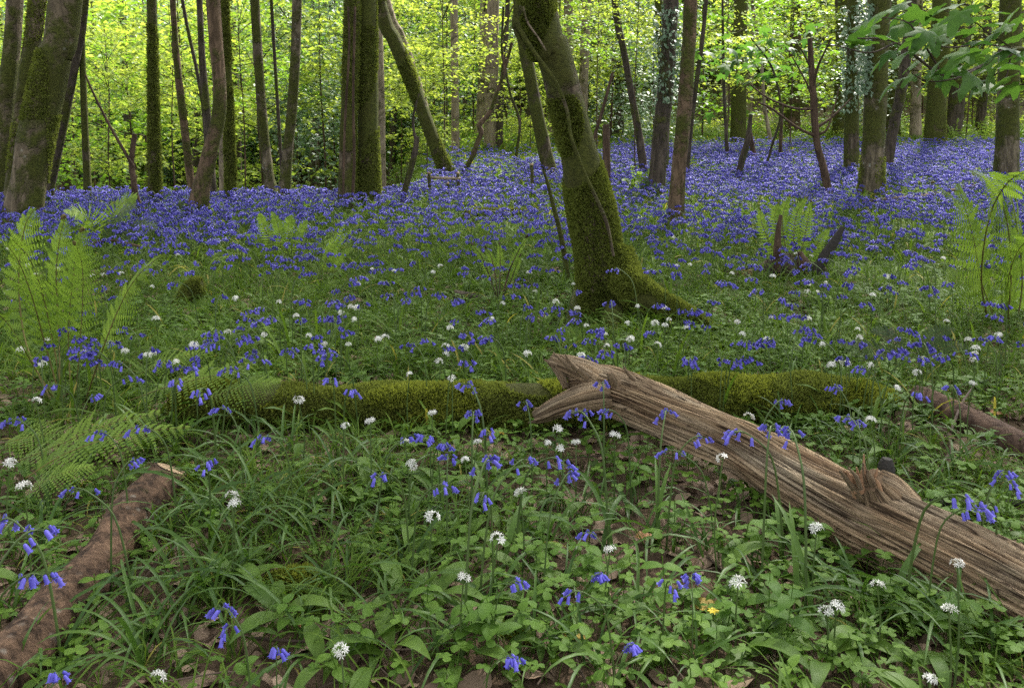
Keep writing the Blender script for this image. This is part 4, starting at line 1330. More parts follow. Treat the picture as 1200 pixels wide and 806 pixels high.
# tall fern by the left edge
Yf = 2.75
t = thing("fern", "tall fresh green fern with arching fronds at the left edge above the bark log", "fern", tuple(G(75, 470)))
for k, (pts, w) in enumerate((
        ([(70, 465, Yf), (52, 400, Yf), (35, 340, Yf - .1), (18, 300, Yf - .2), (-8, 272, Yf - .3)], .15),
        ([(74, 468, Yf), (62, 400, Yf + .05), (50, 345, Yf + .0), (36, 305, Yf - .1), (14, 280, Yf - .2)], .16),
        ([(84, 468, Yf), (80, 400, Yf + .1), (84, 340, Yf + .1), (90, 295, Yf + .1), (98, 270, Yf + .1)], .12),
        ([(88, 470, Yf), (93, 410, Yf), (97, 350, Yf), (96, 310, Yf), (88, 285, Yf - .05)], .11),
        ([(100, 470, Yf), (120, 410, Yf - .1), (140, 360, Yf - .1), (160, 325, Yf - .15), (190, 298, Yf - .2)], .085),
        ([(66, 470, Yf), (40, 430, Yf), (20, 395, Yf - .1), (0, 370, Yf - .2), (-30, 355, Yf - .3)], .15),
        ([(60, 470, Yf), (30, 400, Yf + .3), (22, 330, Yf + .4), (28, 270, Yf + .4), (40, 245, Yf + .4)], .14),
        ([(72, 468, Yf), (68, 380, Yf + .2), (66, 320, Yf + .2), (70, 280, Yf + .2), (76, 255, Yf + .2)], .10))):
    add_frond(t, px_path(pts), w * .74, pairs=19, start=.22, seed=k, curl=.012 if k in (2, 3, 7) else 0)

# feathery flat fern fronds low on the left
for lab, base, fr in (
        ("low feathery fern spreading flat in front of the mossy log's left end", (200, 452), [([(150, 470, 2.7), (200, 452, 2.6), (250, 440, 2.6), (300, 425, 2.7)], .13), ([(235, 470, 2.5), (290, 452, 2.5), (330, 446, 2.5)], .10), ([(160, 440, 2.9), (205, 420, 2.95), (250, 412, 3.0)], .10)]),
        ("low feathery fern with flat fronds right of the garlic flower at the left edge", (60, 530), [([(10, 545, 2.1), (60, 525, 2.1), (120, 500, 2.15), (190, 482, 2.2)], .12), ([(30, 560, 2.0), (80, 530, 2.05), (150, 508, 2.1), (225, 500, 2.15)], .11), ([(0, 520, 2.2), (35, 512, 2.2), (90, 503, 2.2)], .10), ([(20, 585, 1.95), (60, 560, 1.95), (110, 545, 2.0)], .10)])):
    t = thing("fern", lab, "fern", tuple(G(*base)))
    for k, (pts, w) in enumerate(fr):
        add_frond(t, px_path(pts), w, pairs=22, start=.1, seed=30 + k, face=(0, -.35, .94))

# dark old fern behind, at the left
t = thing("fern", "dark bracken-like fern behind the tall left fern", "fern", tuple(G(130, 300)))
for k, pts in enumerate(([(120, 298, 6.0), (128, 270, 6.0), (140, 250, 5.9), (160, 240, 5.8)], [(115, 298, 6.0), (110, 265, 6.0), (95, 250, 5.9), (75, 248, 5.8)],
                         [(124, 298, 6.0), (145, 275, 5.9), (165, 265, 5.8), (185, 268, 5.6)], [(118, 298, 6.0), (130, 255, 6.2), (148, 235, 6.2), (160, 232, 6.2)])):
    add_frond(t, px_path(pts), .14, mat='fern_dark' if k % 2 == 0 else 'fern', pairs=24, hi=False, seed=40 + k)


def shuttle(base, fr, lab, width=.09, mat='fern', hi=True, curl=0.0, Yo=0.0, pairs=22, start=.15, alt=None, stalk=.0042, fill=.46):
    pairs = 17 if hi else pairs
    g = G(*base); t = thing("fern", lab, "fern", tuple(g))
    for k, pts in enumerate(fr):
        m = len(pts)
        q = [(p[0], p[1], g[1] + Yo + (p[2] if len(p) > 2 else 0)) for p in pts]
        add_frond(t, px_path(q, 22), width * .62, mat=(alt if alt and k % 3 == 2 else mat), pairs=pairs, hi=hi, seed=int(base[0]) + k, curl=curl, start=start, stalk=stalk, fill=fill)
    return t


shuttle((330, 312), [[(330, 312), (318, 285), (308, 262), (304, 250)], [(332, 312), (328, 280), (325, 262), (318, 248)], [(335, 312), (345, 285), (353, 268), (360, 258)], [(333, 312), (337, 280), (338, 262), (342, 252)],
                     [(330, 312), (312, 295), (300, 280), (288, 275)], [(335, 312), (352, 300), (366, 290), (378, 288)]], "green shuttlecock fern in the bluebells right of the curved red-brown trunk", .11, hi=False)
shuttle((375, 325), [[(375, 325), (382, 305), (395, 285), (412, 268)], [(374, 325), (384, 300), (390, 285), (404, 262)], [(377, 325), (390, 310), (400, 298), (415, 290)]], "leaning green fern fronds beside the shuttlecock fern", .09, hi=False)
shuttle((585, 352), [[(583, 352), (574, 325), (564, 300), (553, 287)], [(584, 352), (580, 320), (575, 300), (569, 291)], [(585, 352), (586, 320), (586, 300), (585, 286)], [(588, 352), (596, 320), (607, 295), (618, 278)], [(587, 352), (598, 330), (605, 312), (610, 300)]],
        "fern with upright brown unfurling fronds in front of the blue carpet", .05, curl=.016, start=.34, stalk=.016, hi=False, Yo=-.1)
shuttle((930, 318), [[(928, 318), (915, 285), (908, 255), (912, 238)], [(930, 318), (930, 280), (934, 250), (945, 232)], [(932, 318), (940, 290), (946, 262), (950, 236)], [(926, 318), (905, 290), (893, 262), (890, 245)], [(934, 318), (948, 300), (962, 280), (972, 268)], [(927, 318), (918, 275), (918, 250), (925, 230)]],
        "upright fern growing out of the dark rotten stump", .11, curl=.012, stalk=.008, hi=False)
shuttle((1165, 380), [[(1160, 385, 0), (1150, 330, -.2), (1158, 260, -.4), (1180, 215, -.6), (1215, 195, -.8)], [(1180, 385), (1185, 320, -.1), (1180, 260, -.2), (1165, 220, -.3), (1138, 200, -.4)], [(1190, 390), (1198, 330), (1192, 270, -.1), (1186, 235, -.2), (1180, 205, -.3)],
                      [(1170, 385), (1150, 330), (1142, 285), (1133, 250), (1122, 215)], [(1185, 390), (1180, 345), (1186, 310, -.2), (1200, 285, -.3), (1225, 270, -.5)], [(1160, 385), (1148, 350), (1130, 330), (1110, 320)]],
        "tall bright fern with drooping fronds at the right edge", .22, curl=.0, start=.12, fill=.62)
shuttle((1110, 330), [[(1160, 318), (1140, 270), (1118, 235), (1092, 215)]], "single thin arching frond beside the tall right fern", .05, curl=.012, start=.5)
shuttle((1060, 435), [[(1070, 440), (1040, 415), (1010, 405), (985, 405)], [(1070, 440), (1085, 405), (1100, 390), (1120, 385)], [(1070, 440), (1055, 405), (1040, 390), (1020, 388)], [(1075, 440), (1095, 415), (1115, 405), (1140, 408)],
                      [(1070, 440), (1025, 425), (1000, 425), (978, 432)]], "dark green old fern behind the end of the mossy log", .10, mat='fern_dark', alt='fern_dark')
shuttle((975, 382), [[(1000, 392), (985, 378), (970, 374), (950, 378)], [(1005, 392), (1000, 375), (990, 368), (968, 366)], [(1010, 392), (1030, 390), (1050, 400), (1065, 410)]], "pale green low fern fronds above the dark old fern", .075, hi=True)
shuttle((695, 348), [[(700, 352), (699, 330), (696, 315), (694, 300)], [(700, 352), (708, 335), (715, 325), (722, 320)]], "small dark fern growing against the foot of the big leaning trunk", .05, mat='fern_dark', Yo=-.35)
shuttle((670, 415), [[(690, 412), (672, 398), (655, 392), (640, 395)], [(690, 412), (680, 395), (668, 388), (655, 386)], [(688, 412), (665, 405), (650, 405)]], "dim low fern right behind the pale log's broken end", .07, mat='fern')
k = 0
for px, py, s, lab, mt_ in (
        (500, 236, 30, "yellow-green fern tuft around the old fence posts", 'fern'), (478, 232, 26, "small fern behind the dark crooked stem", 'fern'),
        (590, 224, 34, "upright pale fern in the far bluebells left of the lone fence post", 'fern'), (745, 235, 36, "fern clump between the slim dark trunk and the big leaning trunk", 'fern'),
        (762, 240, 32, "dull fern at the foot of the ivy-clad dark trunk", 'fern_dark'), (205, 268, 30, "dull green fern left of the curved red-brown trunk's foot", 'fern_dark'),
        (255, 262, 26, "green fern right of the curved red-brown trunk's foot", 'fern'), (1012, 244, 24, "small fern at the mossy foot of the thick right trunk", 'fern'),
        (895, 285, 34, "pale fern in the bluebells left of the rotten stump", 'fern'), (1120, 170, 28, "bright yellow-green fern below the brown bank, left one", 'fern'),
        (1150, 168, 30, "bright yellow-green fern below the brown bank, right one", 'fern'), (1130, 178, 22, "small bright fern in front of the pair below the brown bank", 'fern'),
        (1085, 240, 24, "fern beside the long bare fallen branch", 'fern'), (440, 250, 24, "fern at the foot of the stout mossy centre trunk", 'fern'),
        (60, 262, 34, "grey-green fern tuft at the foot of the thick leaning grey-brown trunk", 'fern_dark')):
    fr = []
    r_ = random.Random(px)
    for j in range(8):
        a = math.pi * (j + .5) / 8 + r_.uniform(-.15, .15)
        c, s_ = math.cos(a), math.sin(a)
        L_ = s * r_.uniform(.8, 1.2)
        fr.append([(px, py), (px + c * L_ * .4, py - s_ * L_ * .55, r_.uniform(-.1, .1)), (px + c * L_ * .85, py - s_ * L_ * .9, r_.uniform(-.2, .2)), (px + c * L_ * 1.25, py - s_ * L_ * .95 + abs(c) * 6, r_.uniform(-.3, .3))])
    shuttle((px, py), fr, lab, .0022 * s, mat=mt_, hi=False, pairs=11)

# ------------------------------------------------------------------ overhanging sycamore bough at the top right
def syc_leaf(size, droop, seed):
    r = np.random.default_rng(seed)
    ang = np.radians([180, 130, 100, 78, 60, 48, 34, 20, 9, 0, -9, -20, -34, -48, -60, -78, -100, -130])
    rad = np.array([.06, .34, .45, .33, .66, .78, .50, .62, .86, 1.0, .86, .62, .50, .78, .66, .33, .45, .34]) * r.uniform(.92, 1.08, 18)
    V = np.stack([rad * np.cos(ang), rad * np.sin(ang), np.zeros(18)], -1)
    V2 = V * .5
    V = np.vstack([V, V2, [[.02, 0, 0]]]) * size
    rr_ = np.hypot(V[:, 0], V[:, 1]) / size
    V[:, 2] = -droop * size * rr_ ** 2 * .5 + .10 * size * np.abs(np.sin(np.arctan2(V[:, 1], V[:, 0]) * 2.5)) * rr_ - .02 * size
    j = np.arange(18); j2 = (j + 1) % 18
    mb = MB().add(V, np.stack([18 + j, 18 + j2, j2, j], -1), r.uniform(.1, .9))
    mb.f.append(np.stack([np.full(18, 36), 18 + j2, 18 + j], -1))
    return mb.mesh("leaf", M['syc'])


syc = [syc_leaf(.075, d, 90 + i) for i, d in enumerate((.3, .6, .9, .5, 1.1))]
Yb = 2.3
g = np.array([2.35, 2.75, float(H(2.35, 2.75))])
t = thing("sycamore_tree", "broad-leaved sycamore bough reaching in from the top right corner", "tree", tuple(g))
q = spline([(2.35, 2.75, -.1, .07), (2.38, 2.74, .8, .055), (2.34, 2.72, 1.6, .045), (2.42, 2.75, 3.2, .02)], 30)
put("trunk", tube(local(q[:, :3], t), q[:, 3], 14, .1, 71).mesh("trunk", M['grey']), t)
twigs = []
bough = spline([(2.34, 2.72, 1.35, .016), (*P(1330, 70, 2.6), .012), (*P(1192, 58, 2.45), .007), (*P(1150, 78, 2.4), .005), (*P(1105, 88, 2.35), .004), (*P(1050, 50, 2.3), .003), (*P(1005, 45, 2.3), .002)], 50)
put("branch", tube(local(bough[:, :3], t), bough[:, 3], 8, .1, 72).mesh("branch", M['dark']), t)
for pts in ([(1192, 58, 2.45), (1150, 52, 2.4), (1105, 55, 2.3), (1075, 30, 2.25)], [(1150, 78, 2.4), (1120, 92, 2.3), (1085, 95, 2.3), (1058, 78, 2.25)], [(1192, 60, 2.45), (1160, 40, 2.5), (1140, 25, 2.5), (1105, 12, 2.5)],
            [(1185, 64, 2.4), (1178, 92, 2.4), (1160, 105, 2.4)], [(1105, 88, 2.35), (1075, 40, 2.3), (1060, 25, 2.3), (1030, 20, 2.3)], [(1050, 50, 2.3), (1020, 62, 2.25), (985, 55, 2.3), (950, 50, 2.3)]):
    q = px_path(pts, 16)
    put("twig", tube(local(q, t), np.linspace(.003, .0012, 16), 5, cap=False).mesh("twig", M['dark']), t)
r_ = random.Random(5)
lx = [(1008, 52), (1040, 45), (1035, 68), (1060, 62), (1050, 30), (1075, 45), (1085, 58), (1100, 72), (1070, 88), (1055, 92), (1090, 92), (1110, 92), (1122, 78), (1135, 60), (1150, 50), (1115, 48), (1128, 36), (1165, 38), (1180, 30),
      (1150, 95), (1165, 100), (1182, 92), (1140, 88), (1185, 70), (1175, 55), (1195, 45), (1105, 30), (1090, 20), (1125, 15), (1060, 15), (1150, 20), (1190, 12), (1040, 12), (1080, 70), (1120, 62), (1160, 70), (1200, 80), (1205, 60), (1020, 30), (1085, 36), (1170, 15), (1135, 100), (1192, 100), (1030, 22), (1045, 60), (1065, 28), (1078, 12), (1098, 44), (1112, 24), (1120, 80), (1140, 36), (1158, 30), (1160, 86), (1172, 78), (1186, 58), (1150, 66), (1095, 84), (1012, 42), (1195, 22), (1145, 8), (1120, 6), (1100, 10), (1060, 5)]
for i, (px, py) in enumerate(lx):
    p = P(px, py, Yb + r_.uniform(-.15, .25))
    put("leaf", syc[i % 5], t, local(p, t), (r_.gauss(0, .35), r_.gauss(.35, .3), math.pi + r_.gauss(0, .9)), r_.uniform(.7, 1.05))
t2 = thing("maple_sapling", "dark-leaved sapling bough hanging above the far bluebells, left of the dead sapling", "sapling", tuple(G(893, 210)))
px_tube(t2, [(893, 210, 3), (905, 170, 3), (915, 130, 3), (905, 80, 2.5), (880, 45, 2)], G(893, 210)[1], M['dark'], "stem")
Y2 = G(893, 210)[1]
syc_s = syc
for i in range(110):
    px, py = r_.gauss(885, 38), r_.gauss(62, 20)
    p = P(px, py, Y2 + r_.uniform(-1, 1))
    put("leaf", syc[i % 5], t2, local(p, t2), (r_.gauss(0, .35), r_.gauss(.3, .3), r_.uniform(0, 6.28)), r_.uniform(1.3, 2.2))

# ------------------------------------------------------------------ where things are, in words
MARKS = [(110, 650, "beside the reddish bark log"), (300, 600, "among the strap leaves right of the bark log"), (350, 700, "by the yellow-green moss mound"),
         (230, 765, "below the bark log"), (400, 500, "before the mossy log's left half"), (570, 500, "by the pale log's broken end"),
         (480, 600, "left of the pale log"), (640, 580, "under the upper end of the pale log"), (580, 680, "in the leafy bottom middle"),
         (480, 770, "at the bottom left of centre"), (680, 770, "at the bottom centre"), (780, 620, "below the middle of the pale log"),
         (850, 700, "in the leafy hollow below the pale log"), (950, 770, "at the bottom right corner patch"), (1080, 720, "against the pale log's thick end"), (760, 480, "against the middle of the pale log"),
         (900, 520, "left of the pale log's splintered stub"), (1120, 590, "right of the pale log's stub"), (980, 510, "before the mossy log's right half"), (1130, 460, "around the brown log"),
         (720, 390, "at the big leaning trunk's foot"), (60, 400, "amid the tall left fern"), (40, 500, "by the feathery fern at the left edge"), (220, 430, "behind the feathery fern on the left"),
         (930, 320, "around the fern on the rotten stump"), (340, 330, "around the shuttlecock fern"), (400, 400, "behind the mossy log's left half"), (560, 400, "behind the middle of the mossy log"),
         (850, 400, "in the sward behind the pale log"), (1000, 420, "by the dark old fern"), (1130, 380, "by the tall fern at the right edge"), (590, 330, "around the brown unfurling fern"), (180, 360, "right of the tall left fern"),
         (800, 340, "right of the big trunk's root"), (1060, 320, "left of the tall right fern"), (460, 300, "between the mid-field ferns"), (700, 300, "beside the big leaning trunk"), (220, 300, "right of the dark fern")]
MXY = np.array([(a, b * 1.3) for a, b, c in MARKS])


def where(p):
    px, py = pix(p)
    k = int(np.argmin((MXY[:, 0] - px) ** 2 + (MXY[:, 1] - py * 1.3) ** 2))
    return MARKS[k][2]


# ------------------------------------------------------------------ plant patterns
def bell_mb(s=1.0, sides=6, tint=.5):
    """a hanging bell with rolled-back tips"""
    prof = [(0, .0016), (.003, .0032), (.010, .0034), (.0145, .0040)]
    th = np.linspace(0, 2 * math.pi, sides, endpoint=False)
    V = [np.stack([r_ * np.cos(th), r_ * np.sin(th), np.full(sides, -z)], -1) for z, r_ in prof]
    V = np.vstack(V) * s
    n = len(prof)
    i = np.arange(n - 1)[:, None] * sides; j = np.arange(sides)[None]; j2 = (j + 1) % sides
    Fq = np.stack([i + j, i + j2, i + sides + j2, i + sides + j], -1).reshape(-1, 4)
    mb = MB().add(V, Fq, tint)
    b = (n - 1) * sides                                   # petal tips curling out
    tips = np.stack([.0072 * np.cos(th + math.pi / sides), .0072 * np.sin(th + math.pi / sides), np.full(sides, -.0155)], -1) * s
    base = V[b:]
    mb.add(np.vstack([base, tips]), np.stack([np.arange(sides), (np.arange(sides) + 1) % sides, sides + np.arange(sides)], -1), min(1, tint + .2))
    return mb


def lo_bell(s=1.0, tint=.5):
    th = np.linspace(0, 2 * math.pi, 4, endpoint=False)
    V = np.vstack([[[0, 0, 0]], np.stack([.0045 * np.cos(th), .0045 * np.sin(th), np.full(4, -.007)], -1), np.stack([.0065 * np.cos(th + .4), .0065 * np.sin(th + .4), np.full(4, -.017)], -1)]) * s
    Fs = np.array([[0, 1, 2], [0, 2, 3], [0, 3, 4], [0, 4, 1]]); j = np.arange(4)
    mb = MB().add(V, Fs, tint)
    mb.f.append(np.stack([1 + j, 1 + (j + 1) % 4, 5 + (j + 1) % 4, 5 + j], -1))
    return mb


def bluebell_shape(r, h):
    """nodding stem path and the bell seats along it"""
    lean = r.uniform(.02, .08)
    p = spline([(0, 0, -.02), (lean * .2, 0, h * .45), (lean * .5, 0, h * .8), (lean * .9 + .012, 0, h * .95), (lean + .035, 0, h), (lean + .058, 0, h - .012)], 16)
    n = int(r.integers(5, 10))
    seats = []
    for k in range(n):
        u = .60 + .40 * (k + .6) / n
        f = u * 15; i = min(int(f), 14); f -= i
        q = p[i] * (1 - f) + p[i + 1] * f
        az = r.normal(0, .9)
        off = np.array([math.cos(az) * .013, math.sin(az) * .015, .002])
        seats.append((q, q + off, az, r.uniform(.25, .8)))
    return p, seats


def bell_matrix(q, az, tilt, s):
    return Matrix.Translation(Vector(q)) @ Matrix.Rotation(az, 4, 'Z') @ Matrix.Rotation(-tilt, 4, 'Y') @ Matrix.Scale(s, 4)


class Multi:
    """several materials in one mesh"""
    def __init__(s): s.parts = []
    def add(s, mb, mat): s.parts.append((mb, mat)); return s
    def mesh(s, name, smooth=True):
        big = MB(); mats, mi = [], []
        for mb, mat in s.parts:
            if mat not in mats: mats.append(mat)
            nf = sum(len(f) for f in mb.f); mi += [mats.index(mat)] * nf
            big.merge(mb)
        me = big.mesh(name, mats[0], smooth)
        for m in mats[1:]: me.materials.append(m)
        me.polygons.foreach_set("material_index", np.array(mi, np.int32)); me.update()
        return me


def strap_set(r, n, L, W, spread=1.0):
    mb = MB()
    for k in range(n):
        V, Fq = blade(L * r.uniform(.6, 1.15), W * r.uniform(.7, 1.2), r.uniform(.75, 1.4), r.uniform(.7, 2.1) * spread, 5, .3, r.normal(0, .5))
        mb.add(rotz(V, r.uniform(0, 6.28)) + np.array([*r.normal(0, .012, 2), -.005]), Fq, r.uniform(0, 1))
    return mb


# lower-detail bluebell for those too small to show parts
def bluebell_one(seed, h, leaves=3, bs=1.15):
    r = np.random.default_rng(seed)
    p, seats = bluebell_shape(r, h)
    stem = tube(p, np.linspace(.0022, .0012, 16), 3, cap=False)
    bl = MB()
    for q, q2, az, tl in seats:
        bl.merge(lo_bell(bs * r.uniform(.9, 1.2), r.uniform(0, 1)), bell_matrix(q2, az, tl, 1.0))
    mm = Multi().add(stem, M['stem']).add(bl, M['bell'])
    if leaves: mm.add(strap_set(r, leaves, .22, .011), M['grass'])
    return mm.mesh("bluebell")


# detailed bluebell patterns: stem mesh + bell seats
bell_me = [bell_mb(1.0 + .12 * k, 6, .2 + .3 * k).mesh("bell", M['bell']) for k in range(3)]
blue_pat = []
for k in range(8):
    r = np.random.default_rng(200 + k)
    p, seats = bluebell_shape(r, .25 + .02 * (k % 4))
    mb = tube(p, np.linspace(.0026, .0012, 16), 6, cap=False)
    for q, q2, az, tl in seats:
        mb.merge(tube(np.array([q, q2]), [.0008, .0008], 3, cap=False))
    blue_pat.append((mb.mesh("stem", M['stem']), seats, float(p[-3][2]), p[-1], strap_set(r, 4, .20, .011).mesh("leaves", M['strap'])))

bluebell_lo = [bluebell_one(230 + k, .22 + .015 * k, 3, .85) for k in range(6)]
used_xy = []


def place_bluebell(px, py, hgt, detailed, rz=None):
    k = rnd.randrange(8) if detailed else rnd.randrange(6)
    h = hgt
    p = G(px, py, h * .93)
    g = np.array([p[0], p[1], float(H(p[0], p[1]))])
    rz = rnd.uniform(0, 6.28) if rz is None else rz
    lab = "%s bluebell %s"
    wd = where(p)
    grp = "bluebells " + wd
    if detailed:
        st, seats, hh, tip, lv = blue_pat[k]
        s = h / hh
        g[:2] -= rotz(np.array([tip * s * [1, 1, 0]]), rz)[0][:2] * .8
        g[2] = H(g[0], g[1])
        n = len(seats)
        size = "tall" if h > .29 else "short" if h < .22 else "slender"
        lb = "%s violet-blue bluebell with %s nodding bells %s" % (size, ["", "", "", "", "four", "five", "six", "seven", "eight", "nine", "ten"][n], wd)
        t = thing("bluebell", lb, "bluebell", tuple(g), rz, grp, scale=s)
        put("stem", st, t)
        put("leaves", lv, t)["kind"] = "stuff"
        for q, q2, az, tl in seats:
            b = put("bell", bell_me[rnd.randrange(3)], t, tuple(q2), None, None)
            b.rotation_euler = (Matrix.Rotation(az, 3, 'Z') @ Matrix.Rotation(-tl, 3, 'Y')).to_euler()
            b.scale = (.86 / s * max(.9, min(s, 1.1)),) * 3
    else:
        thing("bluebell", "%s violet-blue bluebell %s" % ("small" if h < .25 else "taller", wd), "bluebell", tuple(g), rz, grp, bluebell_lo[k], h / (.22 + .015 * k))


BLUE = [(40, 640, .34), (42, 684, .26), (10, 622, .28), (95, 584, .26), (157, 548, .27), (165, 512, .27), (62, 460, .26), (118, 516, .26), (18, 500, .24), (236, 465, .30), (222, 440, .26), (250, 412, .30), (150, 452, .24), (140, 430, .26), (110, 470, .24),
        (243, 554, .25), (262, 724, .20), (268, 744, .16), (325, 767, .14), (310, 522, .24), (260, 487, .24), (388, 450, .26), (412, 466, .26), (448, 566, .24), (550, 458, .30), (555, 494, .26), (570, 510, .24), (500, 518, .24), (520, 527, .22),
        (480, 520, .24), (525, 545, .22), (518, 578, .24), (570, 553, .32), (566, 590, .26), (610, 553, .27), (650, 549, .27), (665, 568, .25), (690, 630, .17), (700, 682, .15), (675, 702, .19), (598, 778, .16), (680, 496, .30), (706, 460, .30), (712, 490, .28),
        (780, 496, .28), (820, 524, .27), (867, 516, .32), (903, 513, .34), (928, 522, .34), (790, 535, .24), (915, 477, .25), (995, 495, .24), (1075, 470, .25), (1128, 590, .30), (1140, 605, .26), (1175, 560, .24), (1158, 603, .22), (1180, 572, .24), (786, 690, .20), (810, 684, .16),
        (738, 764, .12), (605, 690, .16), (616, 480, .26), (980, 460, .24), (1005, 500, .22), (940, 390, .26), (66, 795, .16), (1010, 440, .26), (1130, 420, .26), (1165, 400, .26), (1075, 425, .26), (1115, 460, .24), (205, 455, .26), (300, 430, .26), (270, 440, .24), (340, 415, .24), (285, 405, .26)]
for i, (px, py, h) in enumerate(BLUE):
    place_bluebell(px, py, h, True, None if px not in (867,) else 3.3)
# smaller ones in the sward: individuals up to three hundred in all
cand = []
r = np.random.default_rng(77)
while len(cand) < 222:
    py = r.uniform(305, 440); px = r.uniform(10, 1190)
    w = vnoise(np.array(px / 60), np.array(py / 22), 1.0, 3)
    if r.random() < (.55 + .45 * float(w > .5)) and not (300 < px < 640 and py > 425):
        cand.append((px, py))
for px, py in cand:
    place_bluebell(px, py, r.uniform(.20, .30), False)

# --- wild garlic: flower heads
def star(r, size):
    mb = MB()
    for k in range(6):
        a = k * math.pi / 3
        V = np.array([[0, 0, 0], [.5, .125, .18], [1, 0, .24], [.5, -.125, .18]]) * size
        mb.add(rotz(V, a), [[0, 1, 2, 3]], r.uniform(.2, 1))
    return mb


def umbel(seed, n, size, R=.016):
    r = np.random.default_rng(seed)
    fl, st = MB(), MB()
    for k in range(n):
        d = np.array([r.normal(0, .75), r.normal(0, .75), r.uniform(.15, 1.1)]); d /= np.linalg.norm(d)
        c = d * R * r.uniform(.75, 1.1)
        q = Vector(d).to_track_quat('Z', 'Y').to_matrix().to_4x4(); q.translation = Vector(c)
        fl.merge(star(r, size * r.uniform(.85, 1.2)), q)
        st.merge(tube(np.array([[0, 0, 0], c]), [.0006, .0005], 3, cap=False))
    return fl, st


umb = []
for k in range(4):
    fl, st = umbel(300 + k, 8 + 2 * k, .0118, .017)
    umb.append(Multi().add(fl, M['white']).add(st, M['stem']).mesh("flower_head", False))
umb_lo = []
for k in range(4):
    fl, st = umbel(310 + k, 9, .012)
    stem = tube(spline([(0, 0, -.2), (.01, 0, -.1), (0, 0, 0)], 6), [.0016] * 6, 3, cap=False)
    umb_lo.append(Multi().add(fl, M['white']).add(stem, M['stem']).mesh("wild_garlic", False))
scape = [tube(spline([(0, 0, -.25), (.012 * (k - 1), .008, -.12), (0, 0, 0)], 9), np.linspace(.0022, .0014, 9), 5, cap=False).mesh("stem", M['stem']) for k in range(3)]
gl = []
for k in range(6):
    r = np.random.default_rng(320 + k)
    V, Fq = oval_leaf(.13 + .012 * k, .036 + .003 * k, r.uniform(.7, 1.2), r.uniform(.9, 1.9), 8, .22, .001)
    pet, pf = blade(.05, .006, 1.25, .2, 3, .4)
    V = V + pet[3 + 1][None] * 0 + np.array([pet[7][0], 0, pet[7][2]])
    gl.append(MB().add(V, Fq, r.uniform(.1, .8)).add(pet, pf, .5).mesh("leaf", M['garlic']))

WHITE = [(227, 405, .30), (42, 472, .25), (28, 573, .24), (275, 592, .20), (271, 583, .2), (434, 495, .22), (475, 521, .22), (507, 485, .24), (545, 540, .20), (560, 520, .2), (483, 546, .18), (507, 607, .2), (584, 634, .22), (641, 520, .2), (655, 505, .22), (610, 580, .2), (543, 680, .17),
         (400, 763, .14), (658, 528, .2), (847, 539, .28), (715, 645, .16), (957, 622, .17), (968, 718, .12), (980, 714, .12), (865, 686, .15), (1028, 688, .15), (1122, 662, .26), (1112, 717, .20), (1050, 456, .22), (1075, 437, .22), (1020, 495, .18), (877, 490, .2), (711, 406, .2), (530, 445, .2),
         (350, 470, .2), (184, 796, .08), (675, 520, .18), (720, 512, .22), (1170, 395, .22), (1140, 450, .2), (770, 405, .2), (12, 545, .22), (1090, 797, .1), (748, 360, .2), (805, 385, .2), (480, 440, .2), (405, 500, .2)]
for px, py, h in WHITE:
    p = G(px, py, h); g = np.array([p[0], p[1], float(H(p[0], p[1]))])
    wd = where(p)
    t = thing("wild_garlic", "white wild garlic flower on %s stalk %s" % ("tall" if h > .21 else "short" if h < .17 else "slim", wd), "wild garlic", tuple(g), rnd.uniform(0, 6.28), "wild garlic " + wd)
    put("flower_head", umb[rnd.randrange(4)], t, (0, 0, h), (rnd.gauss(0, .15), rnd.gauss(0, .15), 0), rnd.uniform(.5, .8))
    put("stem", scape[rnd.randrange(3)], t, (0, 0, h), None, (1, 1, h / .22))
    for _ in range(2):
        put("leaf", gl[rnd.randrange(6)], t, (rnd.gauss(0, .01), rnd.gauss(0, .01), 0), (0, 0, rnd.uniform(0, 6.28)), rnd.uniform(.5, .8))
r = np.random.default_rng(99)
nw = 0
while nw < 95:
    py = 270 + 160 * r.random() ** .8; px = r.uniform(8, 1192)
    if vnoise(np.array(px / 80), np.array(py / 30), 1.0, 12) < .45 and r.random() < .8: continue
    p = G(px, py, .2); g = (p[0], p[1], float(H(p[0], p[1])) + .2)
    wd = where(p)
    thing("wild_garlic", "small white wild garlic flower %s" % wd, "wild garlic", g, r.uniform(0, 6.28), "small wild garlic " + wd, umb_lo[int(r.integers(4))], r.uniform(.55, .85))
    nw += 1

# --- broad garlic leaves in clumps near the camera
GAR = [(330, 735, 1.35), (432, 775, 1.1), (455, 775, 1.1), (470, 712, 1.3), (545, 720, 1.0), (380, 690, .9), (590, 660, 1.0), (540, 640, 1.0), (250, 780, .9), (830, 740, 1.0), (905, 720, 1.0), (960, 745, .9), (760, 770, .9), (700, 730, .8), (660, 690, .9),
       (490, 660, 1.0), (430, 640, .9), (520, 590, .9), (600, 600, .9), (650, 620, .9), (720, 670, .9), (560, 780, .9), (650, 785, 1.0), (860, 785, 1.0), (1010, 770, .9), (1060, 790, .9), (1150, 770, .9), (1095, 500, .8), (1170, 460, .8), (1050, 520, .8), (470, 530, .9), (420, 520, .9),
       (550, 560, .8), (620, 545, .8), (700, 560, .8), (360, 560, .8), (300, 670, .9), (40, 600, .8), (1140, 640, .8), (1180, 650, .8), (980, 690, .9), (905, 770, 1.0), (790, 720, .9), (240, 690, .9), (510, 790, 1.0), (600, 720, .9), (385, 785, 1.0)]
